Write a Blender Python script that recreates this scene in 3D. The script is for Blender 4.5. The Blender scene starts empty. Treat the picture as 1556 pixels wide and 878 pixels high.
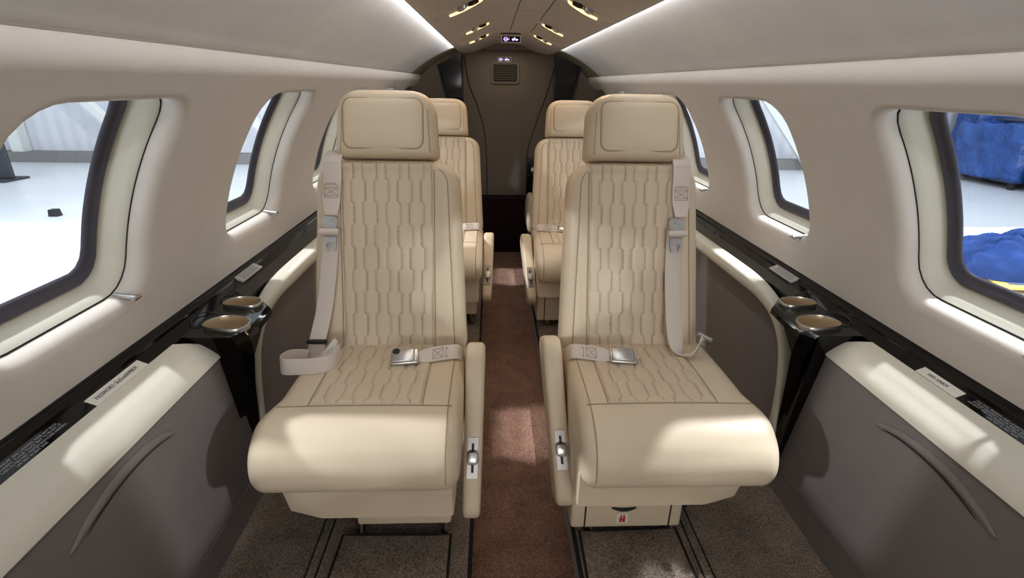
import bpy, bmesh, math, random
from mathutils import Vector, Matrix
random.seed(7)
SC = bpy.context.scene
COL = SC.collection
PI = math.pi
R = math.radians

# ------------------------------------------------------------------ view
SC.view_settings.view_transform = 'Standard'
SC.view_settings.look = 'None'
SC.view_settings.gamma = 1.0
SC.view_settings.use_curve_mapping = False
SC.view_settings.exposure = 0.0
SC.cycles.use_denoising = True
SC.cycles.max_bounces = 10
SC.cycles.diffuse_bounces = 6
SC.cycles.transparent_max_bounces = 16
SC.cycles.sample_clamp_indirect = 6.0
SC.cycles.caustics_reflective = False
SC.cycles.caustics_refractive = False

# ------------------------------------------------------------------ materials
def lin(c):
    return tuple(((v/255.0)/12.92 if v/255.0 <= 0.04045 else ((v/255.0+0.055)/1.055)**2.4) for v in c) + (1.0,)

def mat(name, rgb, rough=0.5, metal=0.0, bump=None, mottle=None, spec=0.5, coat=0.0, seam=False, emit=None, sheen=0.0):
    """rgb is sRGB 0-255. bump=(scale, strength, distance); mottle=(scale, amount)"""
    m = bpy.data.materials.new(name); m.use_nodes = True
    nt = m.node_tree; b = nt.nodes['Principled BSDF']
    b.inputs['Base Color'].default_value = lin(rgb)
    b.inputs['Roughness'].default_value = rough
    b.inputs['Metallic'].default_value = metal
    b.inputs['Specular IOR Level'].default_value = spec
    if coat:
        b.inputs['Coat Weight'].default_value = coat; b.inputs['Coat Roughness'].default_value = 0.04
    if sheen:
        b.inputs['Sheen Weight'].default_value = sheen
    if emit:
        b.inputs['Emission Color'].default_value = lin(emit[0]); b.inputs['Emission Strength'].default_value = emit[1]
    tc = nt.nodes.new('ShaderNodeTexCoord')
    col = None
    if mottle:
        n = nt.nodes.new('ShaderNodeTexNoise'); n.inputs['Scale'].default_value = mottle[0]; n.inputs['Detail'].default_value = 4
        nt.links.new(tc.outputs['Object'], n.inputs['Vector'])
        r = nt.nodes.new('ShaderNodeValToRGB')
        a = mottle[1]; c = lin(rgb)
        r.color_ramp.elements[0].position = 0.3; r.color_ramp.elements[1].position = 0.7
        r.color_ramp.elements[0].color = tuple(max(0, v*(1-a)) for v in c[:3])+(1,)
        r.color_ramp.elements[1].color = tuple(min(1, v*(1+a)) for v in c[:3])+(1,)
        nt.links.new(n.outputs['Fac'], r.inputs['Fac'])
        col = r.outputs['Color']
    if seam:
        at = nt.nodes.new('ShaderNodeAttribute'); at.attribute_name = 'stitch'
        mx = nt.nodes.new('ShaderNodeMix'); mx.data_type = 'RGBA'
        if col: nt.links.new(col, mx.inputs['A'])
        else: mx.inputs['A'].default_value = lin(rgb)
        mx.inputs['B'].default_value = lin((176, 158, 134))
        nt.links.new(at.outputs['Fac'], mx.inputs['Factor'])
        col = mx.outputs['Result']
    if col: nt.links.new(col, b.inputs['Base Color'])
    if bump:
        n2 = nt.nodes.new('ShaderNodeTexNoise'); n2.inputs['Scale'].default_value = bump[0]; n2.inputs['Detail'].default_value = 3
        nt.links.new(tc.outputs['Object'], n2.inputs['Vector'])
        bp = nt.nodes.new('ShaderNodeBump'); bp.inputs['Strength'].default_value = bump[1]; bp.inputs['Distance'].default_value = bump[2]
        nt.links.new(n2.outputs['Fac'], bp.inputs['Height'])
        nt.links.new(bp.outputs['Normal'], b.inputs['Normal'])
    return m

M = {}
M['leather'] = mat('cream_leather', (214, 196, 169), 0.42, bump=(420, 0.12, 0.0006), mottle=(7, 0.035), spec=0.4)
M['quilt'] = mat('quilted_leather', (211, 193, 167), 0.45, bump=(420, 0.12, 0.0006), mottle=(9, 0.03), spec=0.4, seam=True)
M['thread'] = mat('seam_thread', (160, 141, 114), 0.8)
M['wall'] = mat('wall_panel_suede', (212, 203, 192), 0.75, bump=(500, 0.1, 0.0006), mottle=(14, 0.02), spec=0.25)
M['headliner'] = mat('headliner_leather', (214, 209, 204), 0.6, bump=(60, 0.35, 0.0012), mottle=(12, 0.03), spec=0.3)
M['console'] = mat('ceiling_console', (190, 179, 165), 0.6, bump=(500, 0.08, 0.0005), spec=0.3)
M['ledge'] = mat('ledge_leather', (210, 204, 186), 0.45, bump=(400, 0.1, 0.0005), spec=0.4)
M['grey'] = mat('grey_vinyl', (122, 114, 111), 0.55, bump=(600, 0.15, 0.0006), mottle=(20, 0.03), spec=0.35)
M['gloss'] = mat('black_gloss', (12, 9, 9), 0.08, spec=0.28)
M['matteblack'] = mat('black_satin', (34, 35, 35), 0.45)
M['gasket'] = mat('window_gasket', (74, 72, 82), 0.4)
M['rubber'] = mat('black_rubber', (16, 16, 17), 0.6)
M['groove'] = mat('panel_gap', (38, 33, 29), 0.9)
M['chrome'] = mat('brushed_chrome', (200, 198, 195), 0.28, 1.0)
M['plate'] = mat('satin_plate', (150, 147, 144), 0.4, 1.0)
M['steel'] = mat('belt_steel', (190, 189, 187), 0.3, 1.0)
M['darkmetal'] = mat('dark_metal', (70, 66, 62), 0.35, 1.0)
M['brass'] = mat('worn_brass', (120, 98, 72), 0.35, 1.0)
M['cup'] = mat('champagne_metal', (196, 172, 138), 0.42, 0.45)
M['webbing'] = mat('belt_webbing', (214, 202, 192), 0.6, bump=(900, 0.3, 0.0006), spec=0.3)
M['label'] = mat('white_label', (226, 220, 208), 0.5)
M['greylabel'] = mat('grey_label', (176, 172, 168), 0.5)
M['ink'] = mat('dark_ink', (58, 56, 56), 0.6)
M['whiteink'] = mat('white_ink', (165, 165, 165), 0.6)
M['red'] = mat('red_ink', (190, 40, 44), 0.6)
M['bulkhead'] = mat('bulkhead_taupe', (124, 112, 98), 0.65, bump=(500, 0.1, 0.0005), spec=0.3)
M['burgundy'] = mat('dark_burgundy_carpet', (42, 24, 28), 0.95, bump=(700, 0.5, 0.002), spec=0.1)
M['aftshaded'] = mat('aft_headliner_shaded', (150, 140, 112), 0.7, spec=0.25)  # headliner aft of the arch, its unlit dimness put into the colour
M['lens'] = mat('warm_lens', (255, 225, 180), 0.5, emit=((255, 206, 140), 2.4))
M['signface'] = mat('sign_face_black', (8, 7, 16), 0.2)
M['signicon'] = mat('sign_icon_glow', (190, 180, 255), 0.5, emit=((186, 176, 255), 2.2))
M['signicon2'] = mat('sign_icon_red', (255, 120, 160), 0.5, emit=((230, 90, 160), 1.4))
M['hangarfloor'] = mat('hangar_floor', (206, 211, 216), 0.35, mottle=(0.6, 0.05))
M['wing'] = mat('wing_white', (188, 190, 195), 0.3)
M['winggrey'] = mat('wing_grey', (150, 152, 154), 0.5, mottle=(6, 0.08))
M['bluecloth'] = mat('blue_cloth', (27, 48, 92), 0.9, mottle=(7, 0.35), spec=0.15)
M['tarp'] = mat('blue_tarp', (36, 74, 140), 0.35, bump=(3, 0.8, 0.15), mottle=(2.5, 0.3))
M['yellow'] = mat('yellow_border', (228, 186, 80), 0.6)
M['navymat'] = mat('navy_mat', (58, 66, 96), 0.8)
M['dkgrey'] = mat('banner_dark', (50, 54, 60), 0.7)
M['skyblue'] = mat('banner_blue', (80, 150, 215), 0.6)
M['shell'] = mat('fuselage_skin', (225, 227, 230), 0.4)
M['shade'] = mat('pleated_shade', (178, 166, 132), 0.8)

def carpet(name, c1, c2, ribs=0.0, sc=1.0):
    m = bpy.data.materials.new(name); m.use_nodes = True
    nt = m.node_tree; b = nt.nodes['Principled BSDF']
    b.inputs['Roughness'].default_value = 0.97; b.inputs['Specular IOR Level'].default_value = 0.08
    b.inputs['Sheen Weight'].default_value = 0.15
    tc = nt.nodes.new('ShaderNodeTexCoord')
    n = nt.nodes.new('ShaderNodeTexNoise'); n.inputs['Scale'].default_value = 230*sc; n.inputs['Detail'].default_value = 3
    n2 = nt.nodes.new('ShaderNodeTexNoise'); n2.inputs['Scale'].default_value = 14; n2.inputs['Detail'].default_value = 4
    nt.links.new(tc.outputs['Object'], n.inputs['Vector']); nt.links.new(tc.outputs['Object'], n2.inputs['Vector'])
    ad = nt.nodes.new('ShaderNodeMath'); ad.operation = 'MULTIPLY_ADD'; ad.inputs[1].default_value = 0.72
    ms = nt.nodes.new('ShaderNodeMath'); ms.operation = 'MULTIPLY'; ms.inputs[1].default_value = 0.28
    nt.links.new(n2.outputs['Fac'], ms.inputs[0]); nt.links.new(n.outputs['Fac'], ad.inputs[0]); nt.links.new(ms.outputs[0], ad.inputs[2])
    r = nt.nodes.new('ShaderNodeValToRGB')
    r.color_ramp.elements[0].position = 0.34; r.color_ramp.elements[1].position = 0.66
    r.color_ramp.elements[0].color = lin(c1); r.color_ramp.elements[1].color = lin(c2)
    nt.links.new(ad.outputs[0], r.inputs['Fac']); nt.links.new(r.outputs['Color'], b.inputs['Base Color'])
    h = ad.outputs[0]
    if ribs:
        w = nt.nodes.new('ShaderNodeTexWave'); w.wave_type = 'BANDS'; w.bands_direction = 'X'; w.inputs['Scale'].default_value = ribs; w.inputs['Distortion'].default_value = 1.2; w.inputs['Detail Scale'].default_value = 3
        nt.links.new(tc.outputs['Object'], w.inputs['Vector'])
        a2 = nt.nodes.new('ShaderNodeMath'); a2.operation = 'MULTIPLY_ADD'; a2.inputs[1].default_value = 0.5
        nt.links.new(w.outputs['Fac'], a2.inputs[0]); nt.links.new(h, a2.inputs[2]); h = a2.outputs[0]
    bp = nt.nodes.new('ShaderNodeBump'); bp.inputs['Strength'].default_value = 0.9; bp.inputs['Distance'].default_value = 0.004
    nt.links.new(h, bp.inputs['Height']); nt.links.new(bp.outputs['Normal'], b.inputs['Normal'])
    return m
M['carpet'] = carpet('taupe_carpet', (74, 63, 54), (156, 140, 125))
M['aisle'] = carpet('rust_brown_carpet', (90, 62, 49), (160, 120, 98), ribs=60)
M['binding'] = mat('carpet_binding', (18, 15, 14), 0.9)

def corrugated():
    m = bpy.data.materials.new('hangar_wall'); m.use_nodes = True
    nt = m.node_tree; b = nt.nodes['Principled BSDF']
    b.inputs['Base Color'].default_value = lin((206, 208, 214)); b.inputs['Roughness'].default_value = 0.6
    tc = nt.nodes.new('ShaderNodeTexCoord'); w = nt.nodes.new('ShaderNodeTexWave'); w.inputs['Scale'].default_value = 1.2
    mp = nt.nodes.new('ShaderNodeMapping'); mp.inputs['Rotation'].default_value = (0, 0, R(45))
    nt.links.new(tc.outputs['Object'], mp.inputs['Vector']); nt.links.new(mp.outputs['Vector'], w.inputs['Vector'])
    bp = nt.nodes.new('ShaderNodeBump'); bp.inputs['Strength'].default_value = 0.4; bp.inputs['Distance'].default_value = 0.05
    nt.links.new(w.outputs['Fac'], bp.inputs['Height']); nt.links.new(bp.outputs['Normal'], b.inputs['Normal'])
    return m
M['hangarwall'] = corrugated()
M['beam'] = mat('hangar_beam', (214, 216, 212), 0.5)

def glass():
    m = bpy.data.materials.new('window_glass'); m.use_nodes = True
    nt = m.node_tree
    for n in list(nt.nodes):
        if n.type != 'OUTPUT_MATERIAL': nt.nodes.remove(n)
    out = nt.nodes[0]
    t = nt.nodes.new('ShaderNodeBsdfTransparent'); t.inputs['Color'].default_value = (0.95, 0.965, 0.975, 1)
    g = nt.nodes.new('ShaderNodeBsdfGlossy'); g.inputs['Roughness'].default_value = 0.03
    mx = nt.nodes.new('ShaderNodeMixShader')
    mx.inputs[0].default_value = 0.04; nt.links.new(t.outputs[0], mx.inputs[1]); nt.links.new(g.outputs[0], mx.inputs[2])
    nt.links.new(mx.outputs[0], out.inputs['Surface'])
    return m
M['glass'] = glass()

# ------------------------------------------------------------------ helpers
def link(name, verts, faces, m, parent=None, smooth=True, loc=None, autosmooth=None):
    me = bpy.data.meshes.new(name)
    me.from_pydata([tuple(v) for v in verts], [], faces)
    bm = bmesh.new(); bm.from_mesh(me); bmesh.ops.recalc_face_normals(bm, faces=bm.faces); bm.to_mesh(me); bm.free()
    if isinstance(m, str): m = M[m]
    me.materials.append(m)
    if smooth:
        me.polygons.foreach_set('use_smooth', [True]*len(me.polygons))
        if autosmooth is not None: me.set_sharp_from_angle(angle=R(autosmooth))
    o = bpy.data.objects.new(name, me); COL.objects.link(o)
    if parent is not None: o.parent = parent
    if loc: o.location = loc
    return o

class MB:
    """collects shapes into one mesh"""
    def __init__(s): s.v = []; s.f = []
    def add(s, verts, faces):
        n = len(s.v); s.v += [tuple(p) for p in verts]; s.f += [tuple(i+n for i in f) for f in faces]; return s
    def box(s, lo, hi, b=0.0, seg=2):
        bm = bmesh.new()
        bmesh.ops.create_cube(bm, size=1)
        for v in bm.verts:
            v.co = Vector([(lo[i]+hi[i])/2 + v.co[i]*(hi[i]-lo[i]) for i in range(3)])
        if b > 0: bmesh.ops.bevel(bm, geom=list(bm.edges), offset=b, segments=seg, affect='EDGES', profile=0.5)
        bm.verts.index_update()
        s.add([v.co[:] for v in bm.verts], [[v.index for v in f.verts] for f in bm.faces]); bm.free(); return s
    def tube(s, pts, r, n=8, closed=False, flat=None):
        V, F = tube_geo(pts, r, n, closed, flat); return s.add(V, F)
    def loft(s, rings, cap=True, closed=False):
        V, F = loft_geo(rings, cap, closed); return s.add(V, F)
    def xform(s, mtx):
        s.v = [tuple(mtx @ Vector(p)) for p in s.v]; return s
    def build(s, name, m, parent=None, smooth=True, autosmooth=40, loc=None):
        return link(name, s.v, s.f, m, parent, smooth, loc, autosmooth)

def loft_geo(rings, cap=True, closed=False):
    n = len(rings[0]); V = [p for r in rings for p in r]; F = []
    m = len(rings)
    for i in range(m if closed else m-1):
        a = i*n; b = ((i+1) % m)*n
        for j in range(n):
            k = (j+1) % n
            F.append((a+j, a+k, b+k, b+j))
    if cap and not closed:
        F.append(tuple(range(n))[::-1]); F.append(tuple(range((m-1)*n, m*n)))
    return V, F

def frames(pts, closed=False):
    P = [Vector(p) for p in pts]; n = len(P); T = []
    for i in range(n):
        a = P[(i-1) % n] if (closed or i > 0) else P[i]
        b = P[(i+1) % n] if (closed or i < n-1) else P[i]
        t = (b-a); T.append(t.normalized() if t.length > 1e-9 else Vector((0, 0, 1)))
    u = T[0].orthogonal().normalized(); out = []
    for t in T:
        u = (u - t*u.dot(t))
        u = u.normalized() if u.length > 1e-6 else t.orthogonal().normalized()
        out.append((t, u, t.cross(u)))
    return P, out

def tube_geo(pts, r, n=8, closed=False, flat=None):
    P, FR = frames(pts, closed); rings = []
    for i, p in enumerate(P):
        rr = r[i] if isinstance(r, (list, tuple)) else r
        t, u, w = FR[i]
        ring = []
        for k in range(n):
            a = 2*PI*k/n
            d = u*math.cos(a)*rr + w*math.sin(a)*rr
            if flat is not None:
                ax = Vector(flat[0]).normalized(); d = d - ax*d.dot(ax)*(1-flat[1])
            ring.append(p + d)
        rings.append(ring)
    return loft_geo(rings, cap=not closed, closed=closed)

def spline(pts, n, closed=False):
    """Catmull-Rom resample of tuples, n samples per segment"""
    P = [Vector(p) for p in pts]; m = len(P); out = []
    segs = m if closed else m-1
    for i in range(segs):
        p0 = P[(i-1) % m] if (closed or i > 0) else P[0]*2-P[1]
        p1 = P[i]; p2 = P[(i+1) % m]
        p3 = P[(i+2) % m] if (closed or i+2 < m) else P[-1]*2-P[-2]
        for k in range(n):
            t = k/n
            out.append(0.5*((2*p1) + (p2-p0)*t + (2*p0-5*p1+4*p2-p3)*t*t + (3*p1-p0-3*p2+p3)*t**3))
    if not closed: out.append(P[-1])
    return out

def ribbon_geo(pts, wid, th, half):
    """flat strap: pts centre line, wid = list of width directions, half = half width (or list), th thickness"""
    P = [Vector(p) for p in pts]; n = len(P); rings = []
    for i in range(n):
        a = P[max(0, i-1)]; b = P[min(n-1, i+1)]
        t = (b-a).normalized(); w = Vector(wid[i] if isinstance(wid, list) else wid)
        w = (w - t*w.dot(t)).normalized(); nn = t.cross(w)
        h = half[i] if isinstance(half, (list, tuple)) else half
        c = P[i]
        rings.append([c-w*h-nn*th*.3, c-w*(h-.0015)-nn*th/2, c+w*(h-.0015)-nn*th/2, c+w*h-nn*th*.3,
                      c+w*h+nn*th*.3, c+w*(h-.0015)+nn*th/2, c-w*(h-.0015)+nn*th/2, c-w*h+nn*th*.3])
    return loft_geo(rings)

def lerp_list(pts, n):
    return spline(pts, n)

def empty(name, loc=(0, 0, 0), rz=0.0):
    o = bpy.data.objects.new(name, None); COL.objects.link(o)
    o.location = loc; o.rotation_euler = (0, 0, rz); o.empty_display_size = 0.05
    return o
def tag(o, label, cat, group=None):
    o['label'] = label; o['category'] = cat
    if group: o['group'] = group
    return o
def struct(o, label=None, cat=None):
    o['kind'] = 'structure'
    if label: o['label'] = label
    if cat: o['category'] = cat
    return o

def text_mesh(name, body, size, m, parent, origin, xdir, ydir, align='LEFT', bold=0.0, sx=1.0, line=1.0):
    cu = bpy.data.curves.new(name+'_c', 'FONT'); cu.body = body; cu.size = size; cu.align_x = align; cu.align_y = 'CENTER'
    cu.extrude = 0.00012; cu.offset = bold; cu.space_line = line; cu.resolution_u = 2
    tmp = bpy.data.objects.new(name+'_t', cu); COL.objects.link(tmp)
    bpy.context.view_layer.update()
    dg = bpy.context.evaluated_depsgraph_get()
    me = bpy.data.meshes.new_from_object(tmp.evaluated_get(dg))
    bpy.data.objects.remove(tmp); bpy.data.curves.remove(cu)
    x = Vector(xdir).normalized(); y = Vector(ydir).normalized(); z = x.cross(y).normalized()
    mt = Matrix(((x[0]*sx, y[0], z[0], origin[0]), (x[1]*sx, y[1], z[1], origin[1]), (x[2]*sx, y[2], z[2], origin[2]), (0, 0, 0, 1)))
    me.transform(mt); me.materials.clear(); me.materials.append(M[m])
    o = bpy.data.objects.new(name, me); COL.objects.link(o)
    if parent is not None: o.parent = parent
    return o

# ------------------------------------------------------------------ camera
F_PX, W_PX = 780.0, 1556.0
pitch, yaw, roll = 0.3806363924, 0.04216195, 0.01659928
cp, sp = math.cos(pitch), math.sin(pitch)
fwd = Vector((math.sin(yaw)*cp, math.cos(yaw)*cp, -sp))
rt0 = Vector((math.cos(yaw), -math.sin(yaw), 0)); dn0 = fwd.cross(rt0)
rt = rt0*math.cos(roll) - dn0*math.sin(roll); dn = rt0*math.sin(roll) + dn0*math.cos(roll)
cam = bpy.data.cameras.new('camera'); camo = bpy.data.objects.new('camera', cam); COL.objects.link(camo)
cam.sensor_width = 36.0; cam.lens = 36.0*F_PX/W_PX; cam.clip_start = 0.02; cam.clip_end = 200
up = -dn; bk = -fwd
camo.matrix_world = Matrix(((rt[0], up[0], bk[0], -0.08474231), (rt[1], up[1], bk[1], 0.0), (rt[2], up[2], bk[2], 1.1), (0, 0, 0, 1)))
SC.camera = camo

# ------------------------------------------------------------------ cabin shell
RC, ZC = 0.79, 0.56            # cabin lining: circle radius and centre height
PITCH, Y0W = 0.69, 0.115       # window spacing
YF, YA, YARC = -1.25, 4.42, 3.31
YBK = 3.72
def bk(x, z): return (-.085+(x+.085)*YBK/4.4, 1.1+(z-1.1)*YBK/4.4)
def circ(a, r=RC):             # a = angle above horizontal
    return r*math.cos(a), ZC + r*math.sin(a)
A_LO = math.asin((0.612-ZC)/RC)
A_HI = math.asin((1.106-ZC)/RC)
AW0, AW1 = math.asin((0.705-ZC)/RC), math.asin((1.060-ZC)/RC)   # window bottom and top
T_LO, T_HI, TW0, TW1 = A_LO*RC, A_HI*RC, AW0*RC, AW1*RC
NW = 72
def hole(sc_, cy, n=NW, dx=0.0):
    """rounded window outline in (y, t)"""
    hw, hh, r = 0.172+sc_, (TW1-TW0)/2+sc_, 0.064+sc_*0.7
    out = []; ct = (TW0+TW1)/2
    for k in range(n):
        a = 2*PI*(k+0.5)/n
        c, s = math.cos(a), math.sin(a)
        # superellipse-like rounded rectangle: march the ray to the outline
        lo, hi = 0.0, 1.0
        for _ in range(30):
            mid = (lo+hi)/2; px, py = abs(c*mid), abs(s*mid)
            qx, qy = max(px-(hw-r), 0), max(py-(hh-r), 0)
            inside = px <= hw and py <= hh and qx*qx+qy*qy <= r*r
            if inside: lo = mid
            else: hi = mid
        out.append((cy+c*lo+dx, ct+s*lo))
    return out
def rect(cy, n=NW):
    out = []; ct = (TW0+TW1)/2
    y0, y1, t0, t1 = cy-PITCH/2, cy+PITCH/2, T_LO, T_HI
    for k in range(n):
        a = 2*PI*(k+0.5)/n; c, s = math.cos(a), math.sin(a)
        d = []
        if c > 1e-9: d.append((y1-cy)/c)
        if c < -1e-9: d.append((y0-cy)/c)
        if s > 1e-9: d.append((t1-ct)/s)
        if s < -1e-9: d.append((t0-ct)/s)
        m_ = min(d); out.append([cy+c*m_, ct+s*m_])
    for (yy, tt) in ((y0, t0), (y0, t1), (y1, t0), (y1, t1)):   # snap the nearest to the corners
        i = min(range(n), key=lambda q: (out[q][0]-yy)**2+(out[q][1]-tt)**2); out[i] = [yy, tt]
    return [tuple(p) for p in out]
def P3(side, y, t, r=RC):
    x, z = circ(t/RC, r)
    return (side*x, y, z)

WC = [Y0W+PITCH*k for k in range(-1, 6)]         # window centres; the last ones are aft of the arch
def wall(side, name, label):
    mb = MB()
    for cy in WC:
        h = hole(0, cy); q = rect(cy)
        rings = []
        for u in (0, .25, .5, .72, .88, .96):
            hh = hole(0.024, cy)
            rings.append([P3(side, q[i][0]*(1-u)+hh[i][0]*u, q[i][1]*(1-u)+hh[i][1]*u) for i in range(NW)])
        for a in range(0, 100, 15):              # rolled lip
            s_ = math.sin(R(a)); c_ = math.cos(R(a))
            hh = hole(0.022*(1-s_), cy)
            rings.append([P3(side, p[0], p[1], RC+0.022*(1-c_)) for p in hh])
        hh = hole(0.0, cy); rings.append([P3(side, p[0], p[1], RC+0.034) for p in hh])
        mb.loft(rings, cap=False)
    def strip(y0, y1):
        n = 16; V = []; Fc = []
        for i in range(n+1):
            t = T_LO+(T_HI-T_LO)*i/n
            V += [P3(side, y0, t), P3(side, y1, t)]
        for i in range(n): Fc.append((2*i, 2*i+1, 2*i+3, 2*i+2))
        mb.add(V, Fc)
    strip(YF, WC[0]-PITCH/2); strip(WC[-1]+PITCH/2, YA)
    # bullnose along the top under the headliner
    ca, sa = math.cos(A_HI), math.sin(A_HI); rb = .035
    prof = [(x_, z_) for x_, z_ in [((RC+rb)*ca-ca*rb*math.cos(t)-sa*rb*math.sin(t), ZC+(RC+rb)*sa-sa*rb*math.cos(t)+ca*rb*math.sin(t)) for t in [R(6*q) for q in range(16)]]]
    prof.append((prof[-1][0]+.03, prof[-1][1]-.004))
    n = len(prof); V = []
    for y in (YF, YA): V += [(side*p[0], y, p[1]) for p in prof]
    bull = (V, [(i, i+1, n+i+1, n+i) for i in range(n-1)])
    o = link(name, mb.v, mb.f, 'wall', None, True)
    bm = bmesh.new(); bm.from_mesh(o.data); bmesh.ops.remove_doubles(bm, verts=bm.verts, dist=0.0008)
    bmesh.ops.recalc_face_normals(bm, faces=bm.faces); bm.to_mesh(o.data); bm.free()
    struct(o, label, 'wall')
    link('padded_top_edge', bull[0], bull[1], 'wall', o, True)
    return o
wall(-1, 'wall_left', 'cream suede side wall with rolled window openings, left of the aisle')
wall(1, 'wall_right', 'cream suede side wall with rolled window openings, right of the aisle')

# outer skin: closes the cabin, open only at the windows
RS = 0.885
def shell():
    mb = MB()
    for side in (-1, 1):
        for cy in WC:
            hh = hole(-0.018, cy); q = rect(cy)
            mb.loft([[P3(side, p[0], p[1], RS) for p in q], [P3(side, p[0], p[1], RS) for p in hole(0.03, cy)], [P3(side, p[0], p[1], RS) for p in hh]], cap=False)
    n = 64
    tl, th = T_LO/RC, T_HI/RC
    for (y0, y1) in ((YF-.9, WC[0]-PITCH/2), (WC[-1]+PITCH/2, YA+.3)):
        V = []; Fc = []
        for i in range(n+1):
            a = -PI/2+2*PI*i/n
            V += [(RS*math.cos(a), y0, ZC+RS*math.sin(a)), (RS*math.cos(a), y1, ZC+RS*math.sin(a))]
        mb.add(V, [(2*i, 2*i+1, 2*i+3, 2*i+2) for i in range(n)])
    for (a0, a1) in ((th, PI-th), (PI-tl, 2*PI+tl)):
        V = []; n2 = 32
        for i in range(n2+1):
            a = a0+(a1-a0)*i/n2
            V += [(RS*math.cos(a), WC[0]-PITCH/2, ZC+RS*math.sin(a)), (RS*math.cos(a), WC[-1]+PITCH/2, ZC+RS*math.sin(a))]
        mb.add(V, [(2*i, 2*i+1, 2*i+3, 2*i+2) for i in range(n2)])
    V = [(RS*math.cos(2*PI*i/n), YA+.3, ZC+RS*math.sin(2*PI*i/n)) for i in range(n)]
    mb.add(V, [tuple(range(n))])
    # cockpit end with its open windscreen
    y = YF-.9
    A = [(-RS, y, -.4), (RS, y, -.4), (RS, y, .75), (-RS, y, .75)]
    B = [(-RS, y, 1.22), (RS, y, 1.22), (RS, y, 1.5), (-RS, y, 1.5)]
    mb.add(A, [(0, 1, 2, 3)]); mb.add(B, [(0, 1, 2, 3)])
    o = link('wall_outer', mb.v, mb.f, 'shell', None, True)
    struct(o, 'white outer fuselage skin around the cabin', 'wall')
shell()

# windows
def window(side, idx, cy, shade=False):
    w = empty('window_%d' % idx, (side*0.80, cy, 0.88)); L = Vector(w.location)
    struct(w, None, None)
    def loc(p): return tuple(Vector(p)-L)
    # liner: from behind the wall lip down to the pane
    rings = []
    for sc_, r in ((-0.0010, RC+.036), (-0.004, RC+.040), (-0.009, RC+.050), (-0.012, RC+.066), (-0.016, RC+.078), (-0.022, RC+.080)):
        rings.append([loc(P3(side, p[0], p[1], r)) for p in hole(sc_, cy)])
    V, Fc = loft_geo(rings, cap=False)
    link('window_liner', V, Fc, 'ledge', w)
    # dark slot between lip and liner
    rings = [[loc(P3(side, p[0], p[1], RC+.0345)) for p in hole(s_, cy)] for s_ in (0.003, -0.0034)]
    V, Fc = loft_geo(rings, cap=False); link('shade_slot', V, Fc, 'rubber', w)
    if not shade:
        rings = []
        for sc_, r in ((-0.020, RC+.079), (-0.022, RC+.074), (-0.028, RC+.074), (-0.031, RC+.079), (-0.036, RC+.081), (-0.041, RC+.080), (-0.043, RC+.088)):
            rings.append([loc(P3(side, p[0], p[1], r)) for p in hole(sc_, cy)])
        V, Fc = loft_geo(rings, cap=False); link('gasket', V, Fc, 'gasket', w)
        rings = [[loc(P3(side, cy+(p[0]-cy)*k, (TW0+TW1)/2+(p[1]-(TW0+TW1)/2)*k, RC+.084)) for p in hole(-0.038, cy)] for k in (1, .66, .33, .02)]
        V, Fc = loft_geo(rings, cap=False); link('pane', V, Fc, 'glass', w)
    else:
        V = []; n = 25
        for i in range(n):
            y = cy-.17+.34*i/(n-1)
            for k in range(13):
                t = TW0-.01+(TW1-TW0+.02)*k/12
                V.append(loc(P3(side, y, t, RC+.035+(.02 if i % 2 else 0))))
        Fc = [(i*13+k, i*13+k+1, (i+1)*13+k+1, (i+1)*13+k) for i in range(n-1) for k in range(12)]
        link('pleated_shade', V, Fc, 'shade', w, smooth=False)
    # chrome shade latch in the lower corner
    ly = cy + (0.125 if side < 0 else -0.125)
    t = TW0-.004
    a = Vector(P3(side, ly, t+.008, RC+.028)); b_ = Vector(P3(side, ly, t+.010, RC-.012))
    mb = MB().tube([a, a*.6+b_*.4, b_], [.0045, .0055, .0065], 10)
    mb.tube([b_+Vector((0, -.010, 0)), b_+Vector((0, .010, 0))], .004, 8)
    mb.v = [loc(p) for p in mb.v]
    mb.build('shade_latch', 'chrome', w)
idx = 1
for side in (-1, 1):
    for k, cy in enumerate(WC):
        window(side, idx, cy, shade=(cy > YARC)); idx += 1

# ------------------------------------------------------------------ headliner and ceiling console
CX, CZ = 0.285, 1.272
xs, zs = .560, 1.1465
def headliner(side, y0, y1, m):
    a = Vector((xs+.004, 0, zs)); b = Vector((CX+.02, 0, CZ+.022)); rows = []
    ny = 40
    prof = []
    prof.append((a.x+.02, a.z+.008)); prof.append((a.x, a.z)); prof.append((a.x-.008, a.z+.004))
    for i in range(1, 15):
        t = i/14
        p = a*(1-t)+b*t
        n = Vector((b.z-a.z, 0, a.x-b.x)).normalized()
        bul = math.sin(PI*t)*.012
        prof.append((p.x+n.x*bul, p.z+n.z*bul))
    prof += [(CX+.006, CZ+.030), (CX-.02, CZ+.045)]
    V = []; n = len(prof)
    for j in range(ny+1):
        y = y0+(y1-y0)*j/ny
        V += [(side*p[0], y, p[1]) for p in prof]
    return V, [(j*n+i, j*n+i+1, (j+1)*n+i+1, (j+1)*n+i) for j in range(ny) for i in range(n-1)]
def console_profile():
    half = [(0, 1.318), (.05, 1.316), (.09, 1.308), (.13, 1.294), (.17, 1.279), (.21, 1.267), (.245, 1.262), (.272, 1.265), (CX, CZ)]
    pts = spline([(p[0], p[1], 0) for p in half], 4)
    right = [(p[0], p[1]) for p in pts]
    full = [(-p[0], p[1]) for p in right[::-1][:-1]] + right
    full += [(CX-.004, 1.285), (CX-.03, 1.335), (-CX+.03, 1.335), (-CX+.004, 1.285)]
    return full
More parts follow.
